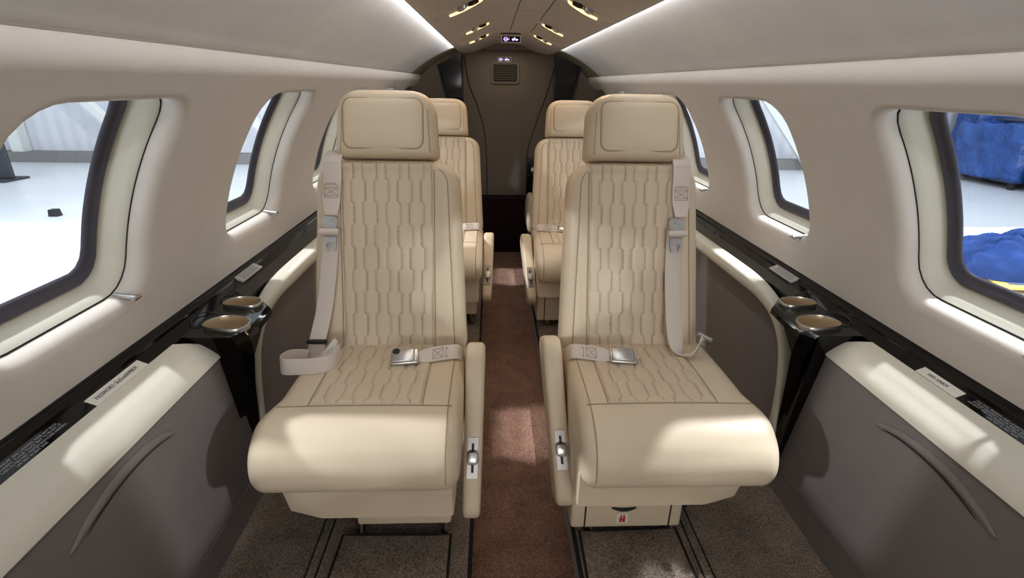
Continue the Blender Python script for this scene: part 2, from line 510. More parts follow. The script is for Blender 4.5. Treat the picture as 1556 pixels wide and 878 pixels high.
def ceil_z(x):
    half = [(0, 1.318), (.05, 1.316), (.09, 1.308), (.13, 1.294), (.17, 1.279), (.21, 1.267), (.245, 1.262), (.272, 1.265), (CX, CZ)]
    pts = spline([(p[0], p[1], 0) for p in half], 4); x = abs(x)
    for a, b in zip(pts, pts[1:]):
        if a[0] <= x <= b[0]: return a[1]+(b[1]-a[1])*(x-a[0])/(b[0]-a[0])
    return CZ
pr = console_profile()
YC = 3.36
V, Fc = loft_geo([[(p[0], y, p[1]) for p in pr] for y in (YF, 0, 1, 2, 3, YC)], cap=True)
ceil = link('ceiling', V, Fc, 'console', None, True, autosmooth=40)
struct(ceil, 'beige overhead console running down the middle of the ceiling', 'ceiling')
for side in (-1, 1):
    V, Fc = headliner(side, YF, YARC, 'headliner'); link('headliner_panel', V, Fc, 'headliner', ceil)
    V, Fc = headliner(side, YARC+.002, YA, 'aftshaded'); link('aft_headliner_panel', V, Fc, 'aftshaded', ceil)
# aft roof piece between the headliners
V, Fc = loft_geo([[(-.30, y, 1.29), (.30, y, 1.29), (.25, y, 1.335), (0, y, 1.345), (-.25, y, 1.335)] for y in (YC+.002, YA)])
link('aft_roof_panel', V, Fc, 'bulkhead', ceil, smooth=False)
def groove(pts, r=.0016, m='groove', name='panel_gap', parent=None):
    P = []
    for a, b in zip(pts, pts[1:]):
        for k in range(8): P.append(tuple(Vector(a)*(1-k/8)+Vector(b)*(k/8)))
    P.append(pts[-1])
    P = [(p[0], p[1], ceil_z(p[0])+.0006) for p in P]
    mb = MB(); mb.tube(P, r, 6); return mb.build(name, m, parent)
groove([(-.005, -.2, 0), (-.005, 2.55, 0)], parent=ceil)
groove([(.085, 1.55, 0), (.085, 2.55, 0)], parent=ceil)
groove([(-.005, 1.45, 0), (.085, 1.55, 0)], parent=ceil)
groove([(-.005, 1.85, 0), (.085, 1.85, 0)], .0009, parent=ceil)

# ------------------------------------------------------------------ floor
ZF, ZA = 0.04, -0.05
fl = MB()
fl.box((-.75, YF, -.15), (-.137, YA, ZF)); fl.box((.125, YF, -.15), (.75, YA, ZF))
floor = fl.build('floor', 'carpet', None, smooth=False)
struct(floor, 'taupe brown carpeted floor under the seats', 'floor')
af = MB().box((-.137, YF, -.15), (.125, YA, ZA))
o = af.build('floor_aisle', 'aisle', None, smooth=False); struct(o, 'rust brown carpet runner of the sunken centre aisle', 'floor')
# carpet edge noses along the aisle
for i, x in enumerate((-.137, .125)):
    mb = MB().tube([(x, YF, ZF-.004), (x, YA, ZF-.004)], .006, 8)
    o = mb.build('trim_%d' % (i+1), 'binding'); struct(o)

# carpet panels between the seat tracks (bound with black edging) and the tracks themselves
def carpet_panel(name, quad, label, y0):
    a, b, c, d = [Vector((p[0], p[1], 0)) for p in quad]
    root = empty(name, (0, y0, ZF)); o3 = Vector((0, y0, ZF))
    pts = [a, b, c, d]; mb = MB()
    top = [(p.x, p.y-y0, .006) for p in pts]; bot = [(p.x, p.y-y0, .0002) for p in pts]
    mb.loft([bot, top])
    mb.build('carpet_pile', 'carpet', root, smooth=False)
    ed = []
    for i in range(4):
        p, q = Vector(top[i]), Vector(top[(i+1) % 4])
        for k in range(6): ed.append(p*(1-k/6)+q*(k/6))
    e = MB().tube(ed, .0034, 6, closed=True); e.build('binding', 'binding', root)
    tag(root, label, 'carpet'); return root
carpet_panel('carpet_panel', [(-.478, -.1), (-.182, -.1), (-.187, .972), (-.455, .976)], 'black-bound carpet panel on the floor in front of the seat with the twisted lap belt', .5)
carpet_panel('carpet_panel', [(.118, -.1), (.398, -.1), (.386, .98), (.138, .975)], 'black-bound carpet panel on the floor in front of the seat with the red tag drawer', .5)
def track(x0, x1, label):
    mb = MB(); mb.box((x0-.004, -.1, ZF-.002), (x0, 1.3, ZF+.002)); mb.box((x1, -.1, ZF-.002), (x1+.004, 1.3, ZF+.002))
    r = empty('seat_track', (x0, .6, ZF)); mb.v = [(p[0]-x0, p[1]-.6, p[2]-ZF) for p in mb.v]
    mb.build('track_edge', 'binding', r, smooth=False)
    s = MB().box((x0, -.1, ZF-.002), (x1, 1.3, ZF+.001)); s.v = [(p[0]-x0, p[1]-.6, p[2]-ZF) for p in s.v]
    s.build('track_cover', 'carpet', r, smooth=False)
    tag(r, label, 'floor track')
track(-.512, -.492, 'narrow carpeted seat track outboard of the seat with the twisted lap belt')
track(.412, .432, 'narrow carpeted seat track outboard of the seat with the red tag drawer')

# ------------------------------------------------------------------ side furniture
def ext(prof, y0, y1, ny=2):
    return loft_geo([[(p[0], y0+(y1-y0)*j/(ny-1), p[1]) for p in prof] for j in range(ny)])

def side_set(side, nm):
    S = lambda pts: [(side*p[0], p[1]) for p in pts]
    # black gloss strip under the wall
    prof = [(.742, .588), (.768, .600), (.7695, .606), (.776, .6075), (.786, .612), (.792, .621), (.797, .618), (.81, .60), (.81, .56), (.742, .56)]
    V, Fc = ext(S(prof), YF, 3.28); rail = link('trim_%d' % (5 if side < 0 else 6), V, Fc, 'gloss', None, True, autosmooth=50)
    struct(rail, 'glossy black rail with printed notices along the %s wall under the windows' % nm, 'rail')
    # cream ledge
    prof = [(.676, .536), (.679, .544), (.690, .557), (.704, .570), (.709, .573), (.728, .582), (.744, .589), (.75, .585), (.75, .552), (.692, .546)]
    rings = []
    ys = [YF, 0, .5, .9, .96, .985, 1.0]
    for y in ys:
        rings.append([(side*p[0], y, p[1]) for p in prof])
    def end(p, k): # end of the ledge curves round the console
        u = (p[0]-.676)/(.074)
        return 1.015+.012*k - .055*max(0, min(1, u))**1.5
    rings.append([(side*p[0], max(1.0-.06*max(0, (p[0]-.676)/.074), end(p, 0)), p[1]) for p in prof])
    V, Fc = loft_geo(rings[:3]+[[(side*p[0], end(p, 0)-.05, p[1]) for p in prof], [(side*p[0], end(p, 0), p[1]) for p in prof]])
    lg = link('ledge', V, Fc, 'ledge', None, True, autosmooth=50)
    tag(lg, 'cream leather arm ledge along the %s wall above the grey pocket door' % nm, 'ledge')
    # grey side panel with curved pull and kick strip
    root = empty('side_panel', (side*.70, .45, ZF)); Lc = Vector(root.location)
    def L(p): return (p[0]-Lc.x, p[1]-Lc.y, p[2]-Lc.z)
    def panel_x(z): return .68+.026*(.542-z)/.41
    pz = [.538, .530, .45, .36, .27, .20, .138]
    def edge_y(z): return 1.018+.10*min(1, (.54-z)/.27)
    V = []; n = len(pz)
    for sx_, dx in ((0, 0), (1, .02)):
        for z in pz:
            V.append(L((side*(panel_x(z)+dx+(.006 if z > .535 else 0)), YF, z))); V.append(L((side*(panel_x(z)+dx+(.006 if z > .535 else 0)), edge_y(z), z)))
    Fc = []
    for b in (0, 2*n):
        for i in range(n-1): Fc.append((b+2*i, b+2*i+1, b+2*i+3, b+2*i+2))
    for i in range(n-1):
        Fc.append((2*i+1, 2*n+2*i+1, 2*n+2*i+3, 2*i+3))
    Fc.append((0, 1, 2*n+1, 2*n)); 
    link('door_face', V, Fc, 'grey', root, True, autosmooth=30)
    # curved pull
    path = spline([(.560, .468), (.60, .487), (.66, .503), (.72, .506), (.775, .498), (.83, .478)], 6)
    P = [(side*(panel_x(p[1])-.001), p[0], p[1]) for p in path]; m = len(P)
    rad = [.002+.0075*math.sin(PI*i/(m-1))**.6 for i in range(m)]
    mb = MB().tube(P, rad, 10, flat=((1, 0, 0), .75)); mb.v = [L(p) for p in mb.v]; mb.build('pull_handle', 'grey', root)
    P2 = [(side*(panel_x(p[1]-.012)+.0005), p[0]+.012, p[1]-.0125) for p in path[2:-2]]; m2 = len(P2)
    mb = MB().tube(P2, [.001+.004*math.sin(PI*i/(m2-1)) for i in range(m2)], 8, flat=((1, 0, 0), .3)); mb.v = [L(p) for p in mb.v]; mb.build('pull_recess', 'matteblack', root)
    tag(root, 'grey vinyl side panel with a curved pull handle, under the %s ledge' % nm, 'panel')
    # baseboard
    prof = [(.704, .134), (.7065, .132), (.712, ZF), (.74, ZF), (.74, .134)]
    V, Fc = ext(S(prof), YF, 3.2); o = link('baseboard_%s' % nm, V, Fc, 'grey', None, True, autosmooth=30); struct(o, 'grey vinyl kick strip at the floor along the %s wall' % nm, 'baseboard')
    # rear grey panel next to the seat
    root = empty('seat_side_panel', (side*.695, 1.6, ZF)); Lc2 = Vector(root.location)
    V, Fc = ext(S([(.690, .555), (.706, .134), (.73, .134), (.73, .555)]), 1.13, 3.25)
    V = [tuple(Vector(p)-Lc2) for p in V]; link('panel_face', V, Fc, 'grey', root, smooth=False)
    # diamond placard behind the cream post
    c = Vector((side*.6895, 1.187, .523)); e1 = Vector((0, .020, .004)); e2 = Vector((side*.0008, -.004, -.026))
    q = [c+e1+e2*0, c+e2, c-e1, c-e2]; q = [Vector((p.x-side*.0012, p.y, p.z)) for p in q]
    mb = MB(); inner = [c+(p-c)*.72+Vector((-side*.0022, 0, 0)) for p in q]
    mb.loft([[p+Vector((side*.0015, 0, 0)) for p in q], q]); mb.v = [tuple(Vector(p)-Lc2) for p in mb.v]; pl = mb.build('socket_plate', 'label', root, smooth=False)
    mb = MB(); mb.loft([[p+Vector((side*.002, 0, 0)) for p in inner], inner]); mb.v = [tuple(Vector(p)-Lc2) for p in mb.v]; mb.build('socket_face', 'rubber', root, smooth=False)
    tag(root, 'grey vinyl side panel beside the front seat, framed by the cream rail on the %s' % nm, 'panel')
    # cream curved rail
    path = spline([(.676, 3.2, .572), (.676, 2.4, .572), (.676, 1.7, .574), (.676, 1.40, .574), (.676, 1.29, .566), (.677, 1.215, .540), (.680, 1.168, .488), (.685, 1.147, .41), (.691, 1.140, .30), (.697, 1.150, .19), (.702, 1.17, .136)], 7)
    rings = []
    n = len(path)
    for i, p in enumerate(path):
        a = path[max(0, i-1)]; b = path[min(n-1, i+1)]; t = (b-a).normalized()
        w = Vector((1, 0, 0)); w = (w-t*w.dot(t)).normalized(); nn = t.cross(w)
        f = min(1, max(0, (p.y-1.16)/.25)); hw = .016+.010*f; hh = .015+.006*f
        ring = []
        for k in range(16):
            an = 2*PI*k/16; ca, sa = math.cos(an), math.sin(an)
            ring.append(p + w*hw*math.copysign(abs(ca)**.6, ca) + nn*hh*math.copysign(abs(sa)**.6, sa))
        rings.append([(side*q.x, q.y, q.z) for q in ring])
    V, Fc = loft_geo(rings); V = [tuple(Vector(p)-Lc2) for p in V]; o = link('arm_rail', V, Fc, 'ledge', root, True)
    o['label'] = 'cream leather rail curving down to the floor'
    # glossy black side console with two cup holders
    root = empty('cup_console', (side*.70, 1.1, ZF)); Lc3 = Vector(root.location)
    prof = [(.611, .572), (.613, .584), (.622, .591), (.742, .591), (.742, .10), (.70, .10), (.687, .25), (.655, .42), (.622, .52)]
    rings = []
    def cx3(x, z, y):
        return x+max(0, .69-x)*min(1, max(0, (y-1.03)/.07))*min(1, max(0, (.572-z)/.05))
    for y in (.992, 1.0, 1.01, 1.02, 1.08, 1.16, 1.19, 1.215):
        f = max(0, (y-1.15)/.065)
        rings.append([(side*min(.742, cx3(p[0], p[1], y)+.052*f+(.020*min(1, max(0, (1.02-y)/.03)) if p[0] < .7 and p[1] > .4 else 0)), (y+(.10*min(1, max(0, .56-p[1])/.27)+.03*min(1, max(0, .545-p[1])/.05))*max(0, (1.16-y)/.168) if p[1] > .55 else min(1.128, y+(.10*min(1, max(0, .56-p[1])/.27)+.03*min(1, max(0, .545-p[1])/.05))*max(0, (1.16-y)/.168))), p[1]) for p in prof])
    V, Fc = loft_geo(rings); V = [tuple(Vector(p)-Lc3) for p in V]
    cbody = link('console_body', V, Fc, 'gloss', root, True, autosmooth=35)
    V, Fc = ext(S([(.700, .570), (.700, .589), (.745, .591), (.745, .57)]), 1.22, 3.2); link('top_strip', V, Fc, 'gloss', rail, False)
    cutters = []
    for (cx_, cy_, ax, ay, rot) in ((.668, 1.045, .050, .036, 12), (.686, 1.163, .045, .030, 8)):
        def outline(k, z):
            out = []
            for i in range(32):
                a = 2*PI*i/32; c_, s_ = math.cos(a), math.sin(a)
                x = ax*k*math.copysign(abs(c_)**.8, c_); y = ay*k*math.copysign(abs(s_)**.85, s_)
                y += -.10*x*x/ax + .002
                y -= .004*(1-abs(c_))*(1 if s_ < 0 else 0)*-1
                ra = R(rot); xx = x*math.cos(ra)-y*math.sin(ra); yy = x*math.sin(ra)+y*math.cos(ra)
                out.append(tuple(Vector((side*(cx_+xx), cy_+yy, z))-Lc3))
            return out
        ch = MB().loft([outline(.95, .600), outline(.92, .595), outline(.86, .578), outline(.78, .562), outline(.74, .559), outline(.3, .5585), outline(.02, .5583)], cap=False)
        cup = ch.build('cup_holder', 'cup', root)
        cutters.append(MB().loft([outline(.985, .557), outline(.985, .64)]).build('cutter', 'cup', root))
        rim = MB().loft([outline(.945, .594), outline(.95, .599), outline(.97, .6015), outline(1.0, .6015), outline(1.02, .599), outline(1.025, .594), outline(1.005, .589)], cap=False)
        rim.build('cup_rim', 'chrome', cup)
    for c_ in cutters:
        md = cbody.modifiers.new('cut', 'BOOLEAN'); md.operation = 'DIFFERENCE'; md.object = c_; md.solver = 'EXACT'
    bpy.context.view_layer.update()
    me = bpy.data.meshes.new_from_object(cbody.evaluated_get(bpy.context.evaluated_depsgraph_get()))
    cbody.modifiers.clear(); cbody.data = me; me.materials.clear(); me.materials.append(M['gloss'])
    me.polygons.foreach_set('use_smooth', [True]*len(me.polygons)); me.polygons.foreach_set('material_index', [0]*len(me.polygons)); me.set_sharp_from_angle(angle=R(30))
    for c_ in cutters: bpy.data.objects.remove(c_)
    for (cy_, r_) in ((1.06, .030), (1.19, .026)):
        pts = [tuple(Vector((side*(.737+r_*.62*math.cos(a)), cy_+.02+r_*1.25*math.sin(a), .5935+max(0, (r_*.62*math.cos(a)-.004))*.45))-Lc3) for a in [2*PI*i/28 for i in range(28)]]
        MB().tube(pts, .0011, 6, closed=True).build('lid_ring', 'matteblack', root)
    tag(root, 'glossy black side console with two champagne cup holders on the %s' % nm, 'cup console')
    return rail
rail_l = side_set(-1, 'left'); rail_r = side_set(1, 'right')

# notices on the rails -------------------------------------------------
def strip_pt(side, y, f, lift=.0009):
    a = Vector((side*.742, y, .588)); b = Vector((side*.768, y, .600)); n = Vector((-side*.012, 0, .026)).normalized()
    return a*(1-f)+b*f+n*lift
def plate(side, y0, y1, f0, f1, m, name, parent, lift=.0012):
    c = [strip_pt(side, y0, f0, lift), strip_pt(side, y1, f0, lift), strip_pt(side, y1, f1, lift), strip_pt(side, y0, f1, lift)]
    d = [strip_pt(side, y0, f0, 0), strip_pt(side, y1, f0, 0), strip_pt(side, y1, f1, 0), strip_pt(side, y0, f1, 0)]
    V, Fc = loft_geo([d, c]); o = link(name, V, Fc, m, parent, smooth=False); return o
upL = (strip_pt(-1, 0, 1)-strip_pt(-1, 0, 0)).normalized(); upR = (strip_pt(1, 0, 1)-strip_pt(1, 0, 0)).normalized()
pw = plate(-1, .748, .885, .06, .80, 'label', 'printed_label', None)
tag(pw, 'white strip label with the wireless password on the black rail', 'label')
text_mesh('lettering', 'PASSWORD: SkySouthN90KM', .0105, 'ink', pw, strip_pt(-1, .760, .43, .0016), (0, 1, 0), upL, sx=.80)
wf = plate(1, .752, .845, .10, .78, 'label', 'printed_label', None)
tag(wf, 'white strip label with the wireless network name on the black rail', 'label')
text_mesh('lettering', 'WIFI: N90KM', .0095, 'ink', wf, strip_pt(1, .826, .43, .0016), (0, -1, 0), upR, sx=.85)
NOTE = 'FOR TAXI, TAKEOFF, AND LANDING, RAISE SEAT BACK,\nEXTEND HEADREST, FLOOR TRACK SEAT TO FRONT OF\nAIRCRAFT THEN OUTBOARD. FASTEN SHOULDER HARNESS.\nLIFE VEST IN SEAT BASE'
text_mesh('lettering', NOTE, .0051, 'whiteink', rail_l, strip_pt(-1, .625, .52, .0008), (0, 1, 0), upL, align='CENTER', sx=1.02)
text_mesh('lettering', NOTE, .0051, 'whiteink', rail_r, strip_pt(1, .665, .52, .0008), (0, -1, 0), upR, align='CENTER', sx=1.02)
for side, nm, upv, xd in ((-1, 'left', upL, 1), (1, 'right', upR, -1)):
    p = plate(side, 1.31, 1.43, .35, 1.25, 'greylabel', 'printed_placard', None, lift=.005)
    tag(p, 'grey printed placard on the %s black rail just aft of the cup holders' % nm, 'placard')
    mb = MB()   # print too small to read: four rows of short dashes
    rnd = random.Random(5)
    for r_ in range(4):
        y = 1.322
        while y < 1.412:
            wd_ = rnd.uniform(.004, .011); f = .52+.18*r_
            mb.loft([[strip_pt(side, y, f, l_), strip_pt(side, y+wd_, f, l_), strip_pt(side, y+wd_, f+.06, l_), strip_pt(side, y, f+.06, l_)] for l_ in (.0049, .0053)]); y += wd_+.003
    mb.build('print_rows', 'ink', p, smooth=False)

# ------------------------------------------------------------------ seats
RECL = math.atan2(.14, .465)
UD = Vector((0, math.sin(RECL), math.cos(RECL))); ND = Vector((0, -math.cos(RECL), math.sin(RECL)))
YB, ZB = 1.207, .425
SO = Vector((0, 1.1, ZF))
def bp(x, v, n):                 # backrest frame -> seat local
    return Vector((x, YB, ZB)) + UD*v + ND*n - SO

def stitch_attr(o, vals):
    a = o.data.attributes.new('stitch', 'FLOAT', 'POINT'); a.data.foreach_set('value', vals)

def quilt(u, v, s=.0300, amp=.0037, half=.058):
    """height and stitch strength of the quilting at metric (u, v)"""
    ph = (v/half) % 2.0
    tr = .14
    if ph < 1-tr: g = 1.0
    elif ph < 1: g = 1-2*(ph-(1-tr))/tr
    elif ph < 2-tr: g = -1.0
    else: g = -1+2*(ph-(2-tr))/tr
    k0 = math.floor(u/s); best = 1
    for k in (k0-1, k0, k0+1, k0+2):
        xk = k*s + (amp if k % 2 else -amp)*g
        d = abs(u-xk)
        if d < best: best = d
    # diagonals make the seams wider
    h = .0034*(1-math.exp(-(best/.0042)**1.3))
    st = 1.0 if best < .0010 else 0.0
    if .0018 < best < .0031 and (v*420) % 1.0 < .6: st = max(st, .5)
    return h, st

def ring_block(L, w0, w1, rc_top, rc_bot, T, re, front, rt, nrow=40, v0=0.0, nbase=0.0, taper=None):
    """upholstered block: rings across (x, n) stacked along v"""
    rows = []
    vs = []
    for i in range(nrow+1):
        t = i/nrow; vs.append(v0 + L*(0.5-0.5*math.cos(PI*t))*.55 + L*t*.45)
    for v in vs:
        q = v-v0; w = w0+(w1-w0)*q/L
        ins = 0.0
        if rc_top and q > L-rc_top: w -= rc_top-math.sqrt(max(0, rc_top**2-(q-(L-rc_top))**2))
        if rc_bot and q < rc_bot: w -= rc_bot-math.sqrt(max(0, rc_bot**2-(rc_bot-q)**2))
        if q > L-rt: ins = rt-math.sqrt(max(0, rt**2-(q-(L-rt))**2))
        if q < rt: ins = max(ins, rt-math.sqrt(max(0, rt**2-(rt-q)**2)))
        if taper: ins += taper(q/L)
        ring = []; N = 48
        def fr(x):
            ax = abs(x); e = 0
            if ax > w-re: e = re-math.sqrt(max(0, re**2-(ax-(w-re))**2))
            return e
        for k in range(N+1):
            a = -1+2*k/N; x = w*math.sin(a*PI/2)
            ring.append(bp(x, v, nbase+front(x, q)-fr(x)-ins))
        for k in range(1, N):
            a = 1-2*k/N; x = w*math.sin(a*PI/2)
            ring.append(bp(x, v, nbase-T+fr(x)*.8+ins*.8))
        rows.append(ring)
    return loft_geo(rows)

def seat_meshes(P):
    """returns nothing; builds one seat. P: dict of parameters; s = +1 when the aisle is on its +x side"""
    s = P['s']; L = P['back_len']; cx = P['cx']
    root = empty('aircraft_armchair', (cx, 1.1+P['dy'], ZF))
    tag(root, P['label'], 'seat', 'cream leather cabin seats')
    # ---- cushion
    prof = [(1.27, .33), (1.275, .43), (1.22, .449), (1.12, .455), (1.03, .457), (.955, .456), (.905, .449), (.865, .432), (.836, .405), (.822, .368), (.825, .334), (.846, .309), (.90, .300), (1.02, .300), (1.16, .304)]
    loop = spline([(0, p[0], p[1]) for p in prof], 5, closed=True)
    m = len(loop); rings = []
    nor = []
    for i in range(m):
        t = (loop[(i+1) % m]-loop[i-1]).normalized(); nor.append(Vector((0, t.z, -t.y)))
    cen = Vector((0, 1.05, .39))
    if (loop[10]+nor[10]*.01-cen).length < (loop[10]-cen).length: nor = [-q for q in nor]
    WI, WO, r = P['wi'], P['wo'], .034
    xs_ = []
    for a in range(-90, 91, 15):
        pass
    stations = [(-1, R(a)) for a in range(90, 0, -12)] + [(0, u) for u in (-.9, -.6, -.3, 0, .3, .6, .9)] + [(1, R(a)) for a in range(6, 91, 12)]
    for kind, a in stations:
        ring = []
        for i, p in enumerate(loop):
            nose = max(0, min(1, (.99-p.y)/.10)); nose = nose*nose*(3-2*nose)
            wo = WO+P['nose']*nose; wi = WI
            if kind == 0:
                x = (a*(wi-r) if a > 0 else a*(wo-r)); ins = 0
            else:
                x = kind*((wi if kind > 0 else wo)-r+r*math.sin(a)); ins = r*(1-math.cos(a))
            crown = .006*(1-min(1, abs(x)/.2)**2) if p.z > .40 else 0
            q = p - nor[i]*ins
            ring.append(Vector((s*x, q.y, q.z+crown*.5))-SO)
        rings.append(ring)
    V, Fc = loft_geo(rings); cushion = link('seat_cushion', V, Fc, 'leather', root)
    top = [(p.y, p.z) for p in loop if p.z > .36 and p.y < 1.26]
    top.sort(key=lambda q: -q[0])
    tops = [q for q in top if q[1] > .40 or q[0] < .86]
    def topz(y):
        for a, b in zip(tops, tops[1:]):
            if b[0] <= y <= a[0]: return a[1]+(b[1]-a[1])*((y-a[0])/(b[0]-a[0]) if abs(b[0]-a[0]) > 1e-9 else 0)
        return .45
    def cush(x, y, lift=0.0): return Vector((s*x, y, topz(y)+.003*(1-min(1, abs(x)/.2)**2)+lift))-SO
    # quilted seat panel
    nx, ny = 150, 150; hx = .120; y0, y1 = .938, 1.225; V = []; st = []
    for j in range(ny+1):
        y = y0+(y1-y0)*j/ny
        for i in range(nx+1):
            x = -hx+2*hx*i/nx
            h, q = quilt(x, y-.9)
            e = min(1, min(hx-abs(x), y-y0)/.005)
            V.append(cush(x, y, .0008+(h+.001)*e-.003*(1-e))); st.append(q*e)
    Fc = [(j*(nx+1)+i, j*(nx+1)+i+1, (j+1)*(nx+1)+i+1, (j+1)*(nx+1)+i) for j in range(ny) for i in range(nx)]
    o = link('quilted_panel', V, Fc, 'quilt', cushion); stitch_attr(o, st)
    MB().tube([cush(-WO+.012+.39*k/30*0+((WO+WI-.03)*k/30), .935, .0004) for k in range(31)], .0014, 6).build('piping', 'thread', cushion)
    for x in (-.121, .121): MB().tube([cush(x, .938+.28*k/20, .0004) for k in range(21)], .0013, 6).build('piping', 'thread', cushion)
    mb = MB()
    fp = [p for p in loop if p.y < .94 and p.z > .345 or (p.z > .44 and p.y < 1.22)]
    fp.sort(key=lambda p: (-p.y if p.z > .40 else 2-p.z))
    for x in (WI-.026,):
        pts = []
        for i, p in enumerate(loop):
            if (p.z > .40 and p.y < 1.22) or (p.y < .87 and p.z > .34): pts.append(Vector((s*x, p.y, p.z))-SO + nor[i]*.0003 + Vector((0, 0, .0006)))
        mb.tube(pts, .0013, 6)
    mb.build('piping', 'thread', cushion)
    # ---- backrest
    bw = P['bw']
    def front(x, q):
        a = abs(x); f = min(1, max(0, (a-.112)/.035)); f = f*f*(3-2*f)
        edge = min(1, max(0, (q-.02)/.05))*min(1, max(0, (L-q)/.03))
        return -.011*(1-f)*edge + .006*(1-(a/.2)**2)*(1-f)
    V, Fc = ring_block(L, bw, bw-.020, .060, .035, .105, .034, front, .026)
    back = link('backrest', V, Fc, 'leather', root)
    nx, ny = 150, 240; hx = .119; V = []; st = []
    v0, v1 = .012, L-.006
    for j in range(ny+1):
        v = v0+(v1-v0)*j/ny
        for i in range(nx+1):
            x = -hx+2*hx*i/nx
            h, q = quilt(x, v)
            e = min(1, min(hx-abs(x), v1-v+.001, v-v0+.001)/.006)
            roll_ = max(0, v-(L-.026)); drop = .026-math.sqrt(max(0, .026**2-roll_**2))
            V.append(bp(x, v, front(x, v)-drop+.0008+(h+.0012)*e-.003*(1-e))); st.append(q*e)
    Fc = [(j*(nx+1)+i, j*(nx+1)+i+1, (j+1)*(nx+1)+i+1, (j+1)*(nx+1)+i) for j in range(ny) for i in range(nx)]
    o = link('quilted_panel', V, Fc, 'quilt', back); stitch_attr(o, st)
    for x in (-.1205, .1205):
        MB().tube([bp(x, .02+(L-.045)*k/24, front(x, .02+(L-.045)*k/24)+.0006) for k in range(25)], .0014, 6).build('piping', 'thread', back)
    for sg in (-1, 1):
        pts = []; mb = MB()
        for k in range(25):
            v = .03+(L-.085)*k/24; w = bw-.020*v/L-.030
            pts.append(bp(sg*w, v, front(w, v)-.0004+.0006))
        w = bw-.02-.030
        for k in range(1, 9):
            a = R(90*k/8); rr = .035
            pts.append(bp(sg*(w-rr+rr*math.cos(a)), L-.055+rr*math.sin(a), front(w-rr+rr*math.cos(a), L-.06)+.0004-max(0, (-.055+rr*math.sin(a)+.026))*.25))
        mb.tube(pts, .0013, 6)
        mb.build('piping', 'thread', back)
    # ---- headrest
    HL = .168; HV = L+.004
    def hf(x, q): return .006*(1-(abs(x)/.13)**2)
    V, Fc = ring_block(HL, .131, .122, .050, .016, .10, .030, hf, .022, v0=HV, nbase=.012)
    head = link('headrest', V, Fc, 'leather', root)
    def rr_loop(hx_, va, vb, rad, n=10):
        pts = []
        for (cx_, cv, a0) in ((hx_-rad, vb-rad, 0), (-hx_+rad, vb-rad, 90), (-hx_+rad, va+rad, 180), (hx_-rad, va+rad, 270)):
            for k in range(n+1):
                a = R(a0+90*k/n); pts.append((cx_+rad*math.cos(a), cv+rad*math.sin(a)))
        return pts
    lp = rr_loop(.100, .020, HL-.024, .022)
    def hp(p, lift): return bp(p[0]+s*.004*-1, HV+p[1], .012+hf(p[0], p[1])+lift)
    mb = MB().tube([hp(p, .0002) for p in lp], .0016, 6, closed=True); mb.build('piping', 'thread', head)
    cen_ = (0, HL/2)
    rings = []
    for k, lf in ((1.0, -.002), (.985, .0012), (.94, .0026), (.7, .0032), (.4, .0034), (.05, .0034)):
        rings.append([hp((p[0]*k, cen_[1]+(p[1]-cen_[1])*k), lf) for p in lp])
    V, Fc = loft_geo(rings); link('headrest_pad', V, Fc, 'leather', head)
    for sg in (-1, 1):
        mb = MB()
        pts = [bp(sg*(.131-.009*q/HL-.018), HV+q, .012+hf(.11, 0)-.0030) for q in [.012+(HL-.062)*k/12 for k in range(13)]]
        mb.tube(pts, .0013, 6)
        mb.build('side_seam', 'thread', head)
    for x in (-.05, .05): MB().tube([bp(x, L-.06, -.055), bp(x, L+.06, -.048)], .006, 10).build('headrest_post', 'chrome', head)
    # ---- armrest on the aisle side
    Ay, Az, By, Bz = P['arm']
    A = Vector((0, Ay, Az)); B = Vector((0, By, Bz)); d = (A-B); AL = d.length; d.normalize(); pdir = Vector((0, d.z, -d.y))
    D = .118
    def arm_loop(ins):
        c = []
        for (u, w_, a0, rad) in ((AL, 0, 90, .040), (0, 0, 180, .030), (0, D, 270, .035), (AL, D, 0, .035)):
            rad_ = max(rad-ins, .004)
            cu = u+(-rad if u > 0 else rad); cw = w_+(rad if w_ == 0 else -rad)
            for k in range(9):
                a = R(a0+90*k/8)
                c.append((cu+rad_*math.cos(a+PI/2-PI/2)*1.0, cw-rad_*math.sin(a)))
        return c
    def ordered(ins):
        pts = []
        r1, r2 = .040, .030
        def arc(cu, cw, rad, a0):
            rad = max(rad-ins, .004)
            for k in range(9):
                a = R(a0+90*k/8); pts.append((cu+rad*math.cos(a), cw+rad*math.sin(a)))
        arc(AL-r1, D-r1, r1, 0); arc(r2, D-r2, r2, 90); arc(r2, r2, r2, 180); arc(AL-r1, r1, r1, 270)
        return pts
    hw, rr = P['arm_w'], .013
    def ax(u): return P['arm_xb']+(P['arm_xt']-P['arm_xb'])*u/AL
    rings = []
    for a in [-90, -70, -50, -30, -10, 10, 30, 50, 70, 90]:
        ra = R(a); xo = math.copysign(hw-rr, a)+rr*math.sin(ra); ins = rr*(1-math.cos(ra))
        rings.append([Vector((s*(ax(u)+xo*(1-.12*max(0, 1-u/.15))), 0, 0))+B+d*u+pdir*w_-SO for (u, w_) in ordered(ins)])
    V, Fc = loft_geo(rings); arm = link('armrest', V, Fc, 'leather', root)
    # latch plate, slot and knob on the front of the armrest
    uc = P['latch']*AL; ph = .047
    def ap(xo, u, n): return Vector((s*(ax(u)+xo), 0, 0))+B+d*u-pdir*n-SO
    def plate_at(xh, u0, u1, n0, n1):
        return MB().loft([[ap(-xh, u0, n0), ap(xh, u0, n0), ap(xh, u1, n0), ap(-xh, u1, n0)], [ap(-xh, u0, n1), ap(xh, u0, n1), ap(xh, u1, n1), ap(-xh, u1, n1)]])
    plate_at(.0125, uc-ph, uc+ph, -.001, .0022).build('latch_plate', 'plate', arm, smooth=False)
